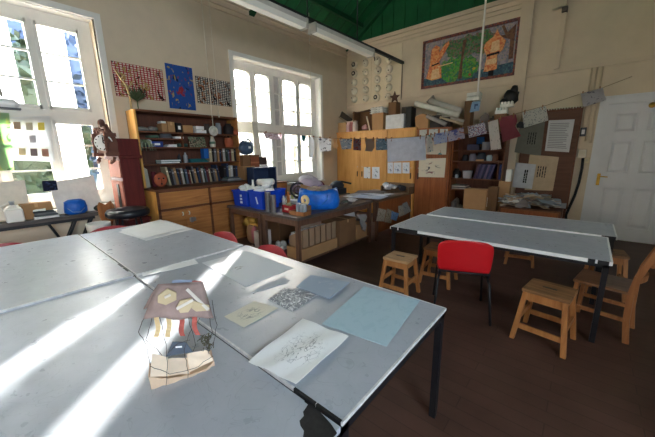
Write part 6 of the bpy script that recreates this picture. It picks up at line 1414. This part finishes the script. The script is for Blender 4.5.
# ------------------------------------------------------------------ drying line with papers
p0 = Vector((-5.36, 3.95, 0)); e = AY(632, 76.5, YB-.01); p1 = Vector((e.x, e.y, 0))
def DV(px, py, off=0.):
    p = AV(px, py, p0, p1); n = Vector((p1.y-p0.y, -(p1.x-p0.x), 0)).normalized(); return p+n*off
LN = [(252, 130), (264, 132), (283, 134), (300, 135), (313, 136.8), (331, 138.2), (350, 138.8), (375, 138.8), (400, 138), (425, 136), (447, 131.8), (467, 126.4), (484, 122.4), (500, 118), (517, 113.5), (546, 105.5), (580, 94), (602, 88), (632, 76.5)]
m = MB(); m.tube([DV(*p) for p in LN], .0045, 6); tag(m.build('drying_line', flat((150, 126, 96))), 'string stretched across the room with papers pegged along it', 'line')
GH2 = 'papers pegged on the drying line'
def hang(label, cs, m_, seed, n=5, wav=.01, cat='drawing', peg=True, extra=None):
    t = MB(); k = len(cs)
    c = [DV(*p, .006) for p in cs]
    if k == 4: t.sheet(c, -.002, n, n, wav, .0, seed=seed)
    else:
        nn = Vector((p1.y-p0.y, -(p1.x-p0.x), 0)).normalized(); t.prism(c, nn*.003)
    o = t.build('hanging_paper', backlit(m_)); tag(o, label, cat, GH2)
    if peg:
        for f in (.12, .88):
            a = c[0]*(1-f)+c[1]*f; q = MB(); q.box(a.x-.008, a.x+.008, a.y-.012, a.y+.012, a.z-.05, a.z+.03); q.build('clothes_peg', CHAIRW, o, origin=o.location)
    return o
hang('pinkish strip of drawing hanging in front of the bright window', ((264, 132.5), (282.5, 134.5), (281.5, 140), (266, 138.8)), drawn('pink_strip', (206, 196, 200), [(150, 110, 120), (120, 110, 120)], 5, .35, 'blob'), 1)
hang('small teal ribbon hanging in front of the bright window', ((301.5, 135), (306.5, 136), (304.5, 142.5), (302.5, 140.5)), TEAL, 2, cat='ribbon', peg=False)
hang('narrow white strip hanging at the right side of the bright window', ((308.5, 137), (314.5, 137.3), (313.5, 157.8), (308.8, 157)), PAPER, 3, cat='paper')
hang('black and white print on the line, over the edge of the bright window', ((318.5, 138), (331.5, 138.6), (331.3, 151), (320, 151.8)), drawn('bw_print', (230, 230, 232), [(150, 146, 156), (110, 106, 116)], 3, .3, 'blob'), 4)
hang('cream cut-out figure on the line beside the black and white print', ((333, 138.7), (337, 138.8), (336.5, 142), (338.5, 146), (335.5, 149.5), (333.2, 146.5), (334, 143)), flat((206, 176, 140)), 5, cat='cut-out', peg=False)
hang('blue-grey painted cut-out first along the orange cupboards', ((339.5, 139), (352.5, 139.2), (351, 148.8), (342, 149.5)), drawn('bluegrey', (160, 168, 176), [(86, 104, 120), (206, 200, 190)], 3, .4, 'blob'), 6)
hang('dark purple-red painted sheet on the line, tightly narrow', ((353.5, 139), (361, 139.2), (361.2, 150.5), (353.3, 150)), drawn('darkred', (120, 100, 108), [(70, 60, 72), (150, 80, 70)], 3, .45, 'blob'), 7)
hang('brown bird-like painting on the line with a white tail', ((364.5, 138.8), (374.5, 138.6), (374.5, 147.5), (372, 151.5), (365, 151), (366, 146)), drawn('bird', (150, 130, 116), [(84, 76, 74), (176, 150, 110)], 3, .45, 'blob'), 8)
hang('blue-green misty painting beside the large hanging white sheet', ((375.5, 139), (387.3, 138.6), (387.3, 149.8), (376, 150.2)), drawn('misty', (120, 140, 154), [(84, 104, 118), (160, 170, 176)], 3, .4, 'blob'), 9)
big = hang('largest white sheet on the line, with a row of small figures', ((387, 139), (425, 136.3), (426, 160), (387.5, 162)), flat((226, 228, 236)), 10, 6, .012)
for k, u in enumerate((.08, .3, .55, .8)):
    m = MB(); a, b, c_, d_ = [DV(*p, -.012) for p in ((387, 139), (425, 136.3), (426, 160), (387.5, 162))]
    f = lambda u, v: (a*(1-u)+b*u)*(1-v)+(d_*(1-u)+c_*u)*v
    m.sheet([f(u, .1), f(u+.13, .1), f(u+.13, .32), f(u, .32)], .002); m.build('small_drawing', drawn('sheet_fig_%d' % k, (226, 228, 236), [(110, 118, 122)], 1.6, .34, 'blob'), big, origin=big.location)
hang('white strip with teal marks next to the large hanging sheet', ((425.5, 135.8), (431.5, 134.6), (433, 151), (427, 152.5)), drawn('tealmarks', (210, 206, 200), [(80, 150, 150), (150, 150, 150)], 3, .28, 'blob'), 11)
hang('pale blue lettered print on the line before the redder cupboard', ((433, 134.3), (446.3, 131.6), (447.3, 142), (434, 144.6)), drawn('paleblue_print', (190, 196, 220), [(130, 140, 190), (210, 206, 214)], 3.5, .35, 'blob'), 12)
hang('print with an orange band over a blue band on the line', ((447.3, 131.6), (463.2, 127.4), (464.7, 138.3), (448.3, 141.8)), drawn('orange_blue', (196, 192, 204), [(186, 120, 100), (110, 118, 176)], 2.6, .4, 'blob'), 13)
hang('white sheet covered in red and blue dots on the line', ((467.3, 126.5), (484.2, 122.4), (486.6, 133.3), (468.8, 138)), drawn('dots', (230, 226, 232), [(186, 96, 106), (90, 96, 160), (110, 70, 90)], 8, .42, 'cell'), 14)
hang('tall narrow pale speckled paper on the line', ((487.6, 122.2), (497.3, 119.4), (501, 148.8), (490.5, 150.2)), drawn('speckled', (236, 230, 224), [(176, 172, 168)], 9, .2, 'blob'), 15, cat='paper')
hang('maroon paper with a notched side hanging on the line', ((498.5, 118), (515.6, 114.4), (517.2, 121), (515, 126.4), (521, 136), (502.6, 142)), mat('maroon_paper', (168, 92, 100), .85, .06, 9), 16, cat='paper')
dc = hang('white sheet of dots with a yellow patch and a black bulldog clip', ((522, 112.5), (545.3, 106), (547.8, 120.5), (523.5, 128)), drawn('dots_yellow', (226, 226, 220), [(150, 156, 166), (120, 124, 140)], 9, .2, 'cell'), 17)
m = MB(); m.prism([DV(*p, -.014) for p in ((516.8, 124.5), (519.5, 121.8), (525, 122), (526.2, 126.5), (525.6, 128), (517.2, 127.8))], DV(520, 120, .02)-DV(520, 120)); m.build('bulldog_clip', DARK, dc, origin=dc.location)
m = MB(); q = [DV(*p, -.014) for p in ((537, 115), (541.5, 113.6), (543, 119), (538.5, 120.5))]; m.sheet(q, .002, 2, 2, 0); m.build('yellow_patch', flat((206, 196, 80)), dc, origin=dc.location)
hang('white drawing of small figures hanging on the line above the pinboard', ((580, 94), (602.3, 87.7), (605.3, 100.3), (583, 107.3)), drawn('smallfigs', (222, 220, 224), [(140, 136, 158), (160, 156, 170)], 3.4, .2, 'blob'), 18)

# ------------------------------------------------------------------ light
def sun_dir(az, el): return Vector((math.cos(az)*math.cos(el), math.sin(az)*math.cos(el), math.sin(el)))
sd = sun_dir(rad(131.5), rad(17.5))
ld = bpy.data.lights.new('sun', 'SUN'); ld.energy = SUN_E; ld.angle = rad(.9); ld.color = (1, .93, .82)
lo = bpy.data.objects.new('sun', ld); COL.objects.link(lo); lo.rotation_euler = (-sd).to_track_quat('-Z', 'Y').to_euler(); lo.location = sd*20
w = bpy.data.worlds.new('sky'); S.world = w; w.use_nodes = True; t = w.node_tree; bg = t.nodes['Background']
sk = t.nodes.new('ShaderNodeTexSky'); sk.sky_type = 'NISHITA'; sk.sun_disc = False; sk.sun_elevation = rad(22); sk.sun_rotation = math.atan2(sd.x, sd.y); sk.air_density = 1.2; sk.dust_density = 3.0
mx = t.nodes.new('ShaderNodeMixRGB'); mx.inputs[0].default_value = .7; mx.inputs[2].default_value = (.84, .92, 1., 1)
mu_ = t.nodes.new('ShaderNodeMixRGB'); mu_.blend_type = 'MULTIPLY'; mu_.inputs[0].default_value = 1; mu_.inputs[2].default_value = (.12, .12, .12, 1)
t.links.new(sk.outputs[0], mu_.inputs[1]); t.links.new(mu_.outputs[0], mx.inputs[1]); t.links.new(mx.outputs[0], bg.inputs[0]); bg.inputs[1].default_value = SKY_E
def portal(name, loc, rot, sx, sy_):
    l = bpy.data.lights.new(name, 'AREA'); l.shape = 'RECTANGLE'; l.size = sx; l.size_y = sy_; l.cycles.is_portal = True
    o = bpy.data.objects.new(name, l); COL.objects.link(o); o.location = loc; o.rotation_euler = rot
for n_, (a, b) in (('a', W1), ('b', W2)):
    portal('window_portal_'+n_, (XL-.42, (a+b)/2, 2.2), (0, rad(-90), 0), 2.6, b-a)
for n_, (a, b) in (('c', (-2.4, .5)),):
    portal('window_portal_'+n_, (XR+.38, (a+b)/2, 2.2), (0, rad(90), 0), 2.4, b-a)

v = S.view_settings; S.display_settings.display_device = 'sRGB'; v.view_transform = 'Standard'; v.look = 'None'; v.gamma = 1; v.use_curve_mapping = False; v.exposure = EXPO
cyc = S.cycles; cyc.use_denoising = True; cyc.max_bounces = 8; cyc.diffuse_bounces = 5; cyc.glossy_bounces = 3; cyc.transparent_max_bounces = 12; cyc.sample_clamp_indirect = 8; cyc.caustics_reflective = False; cyc.caustics_refractive = False
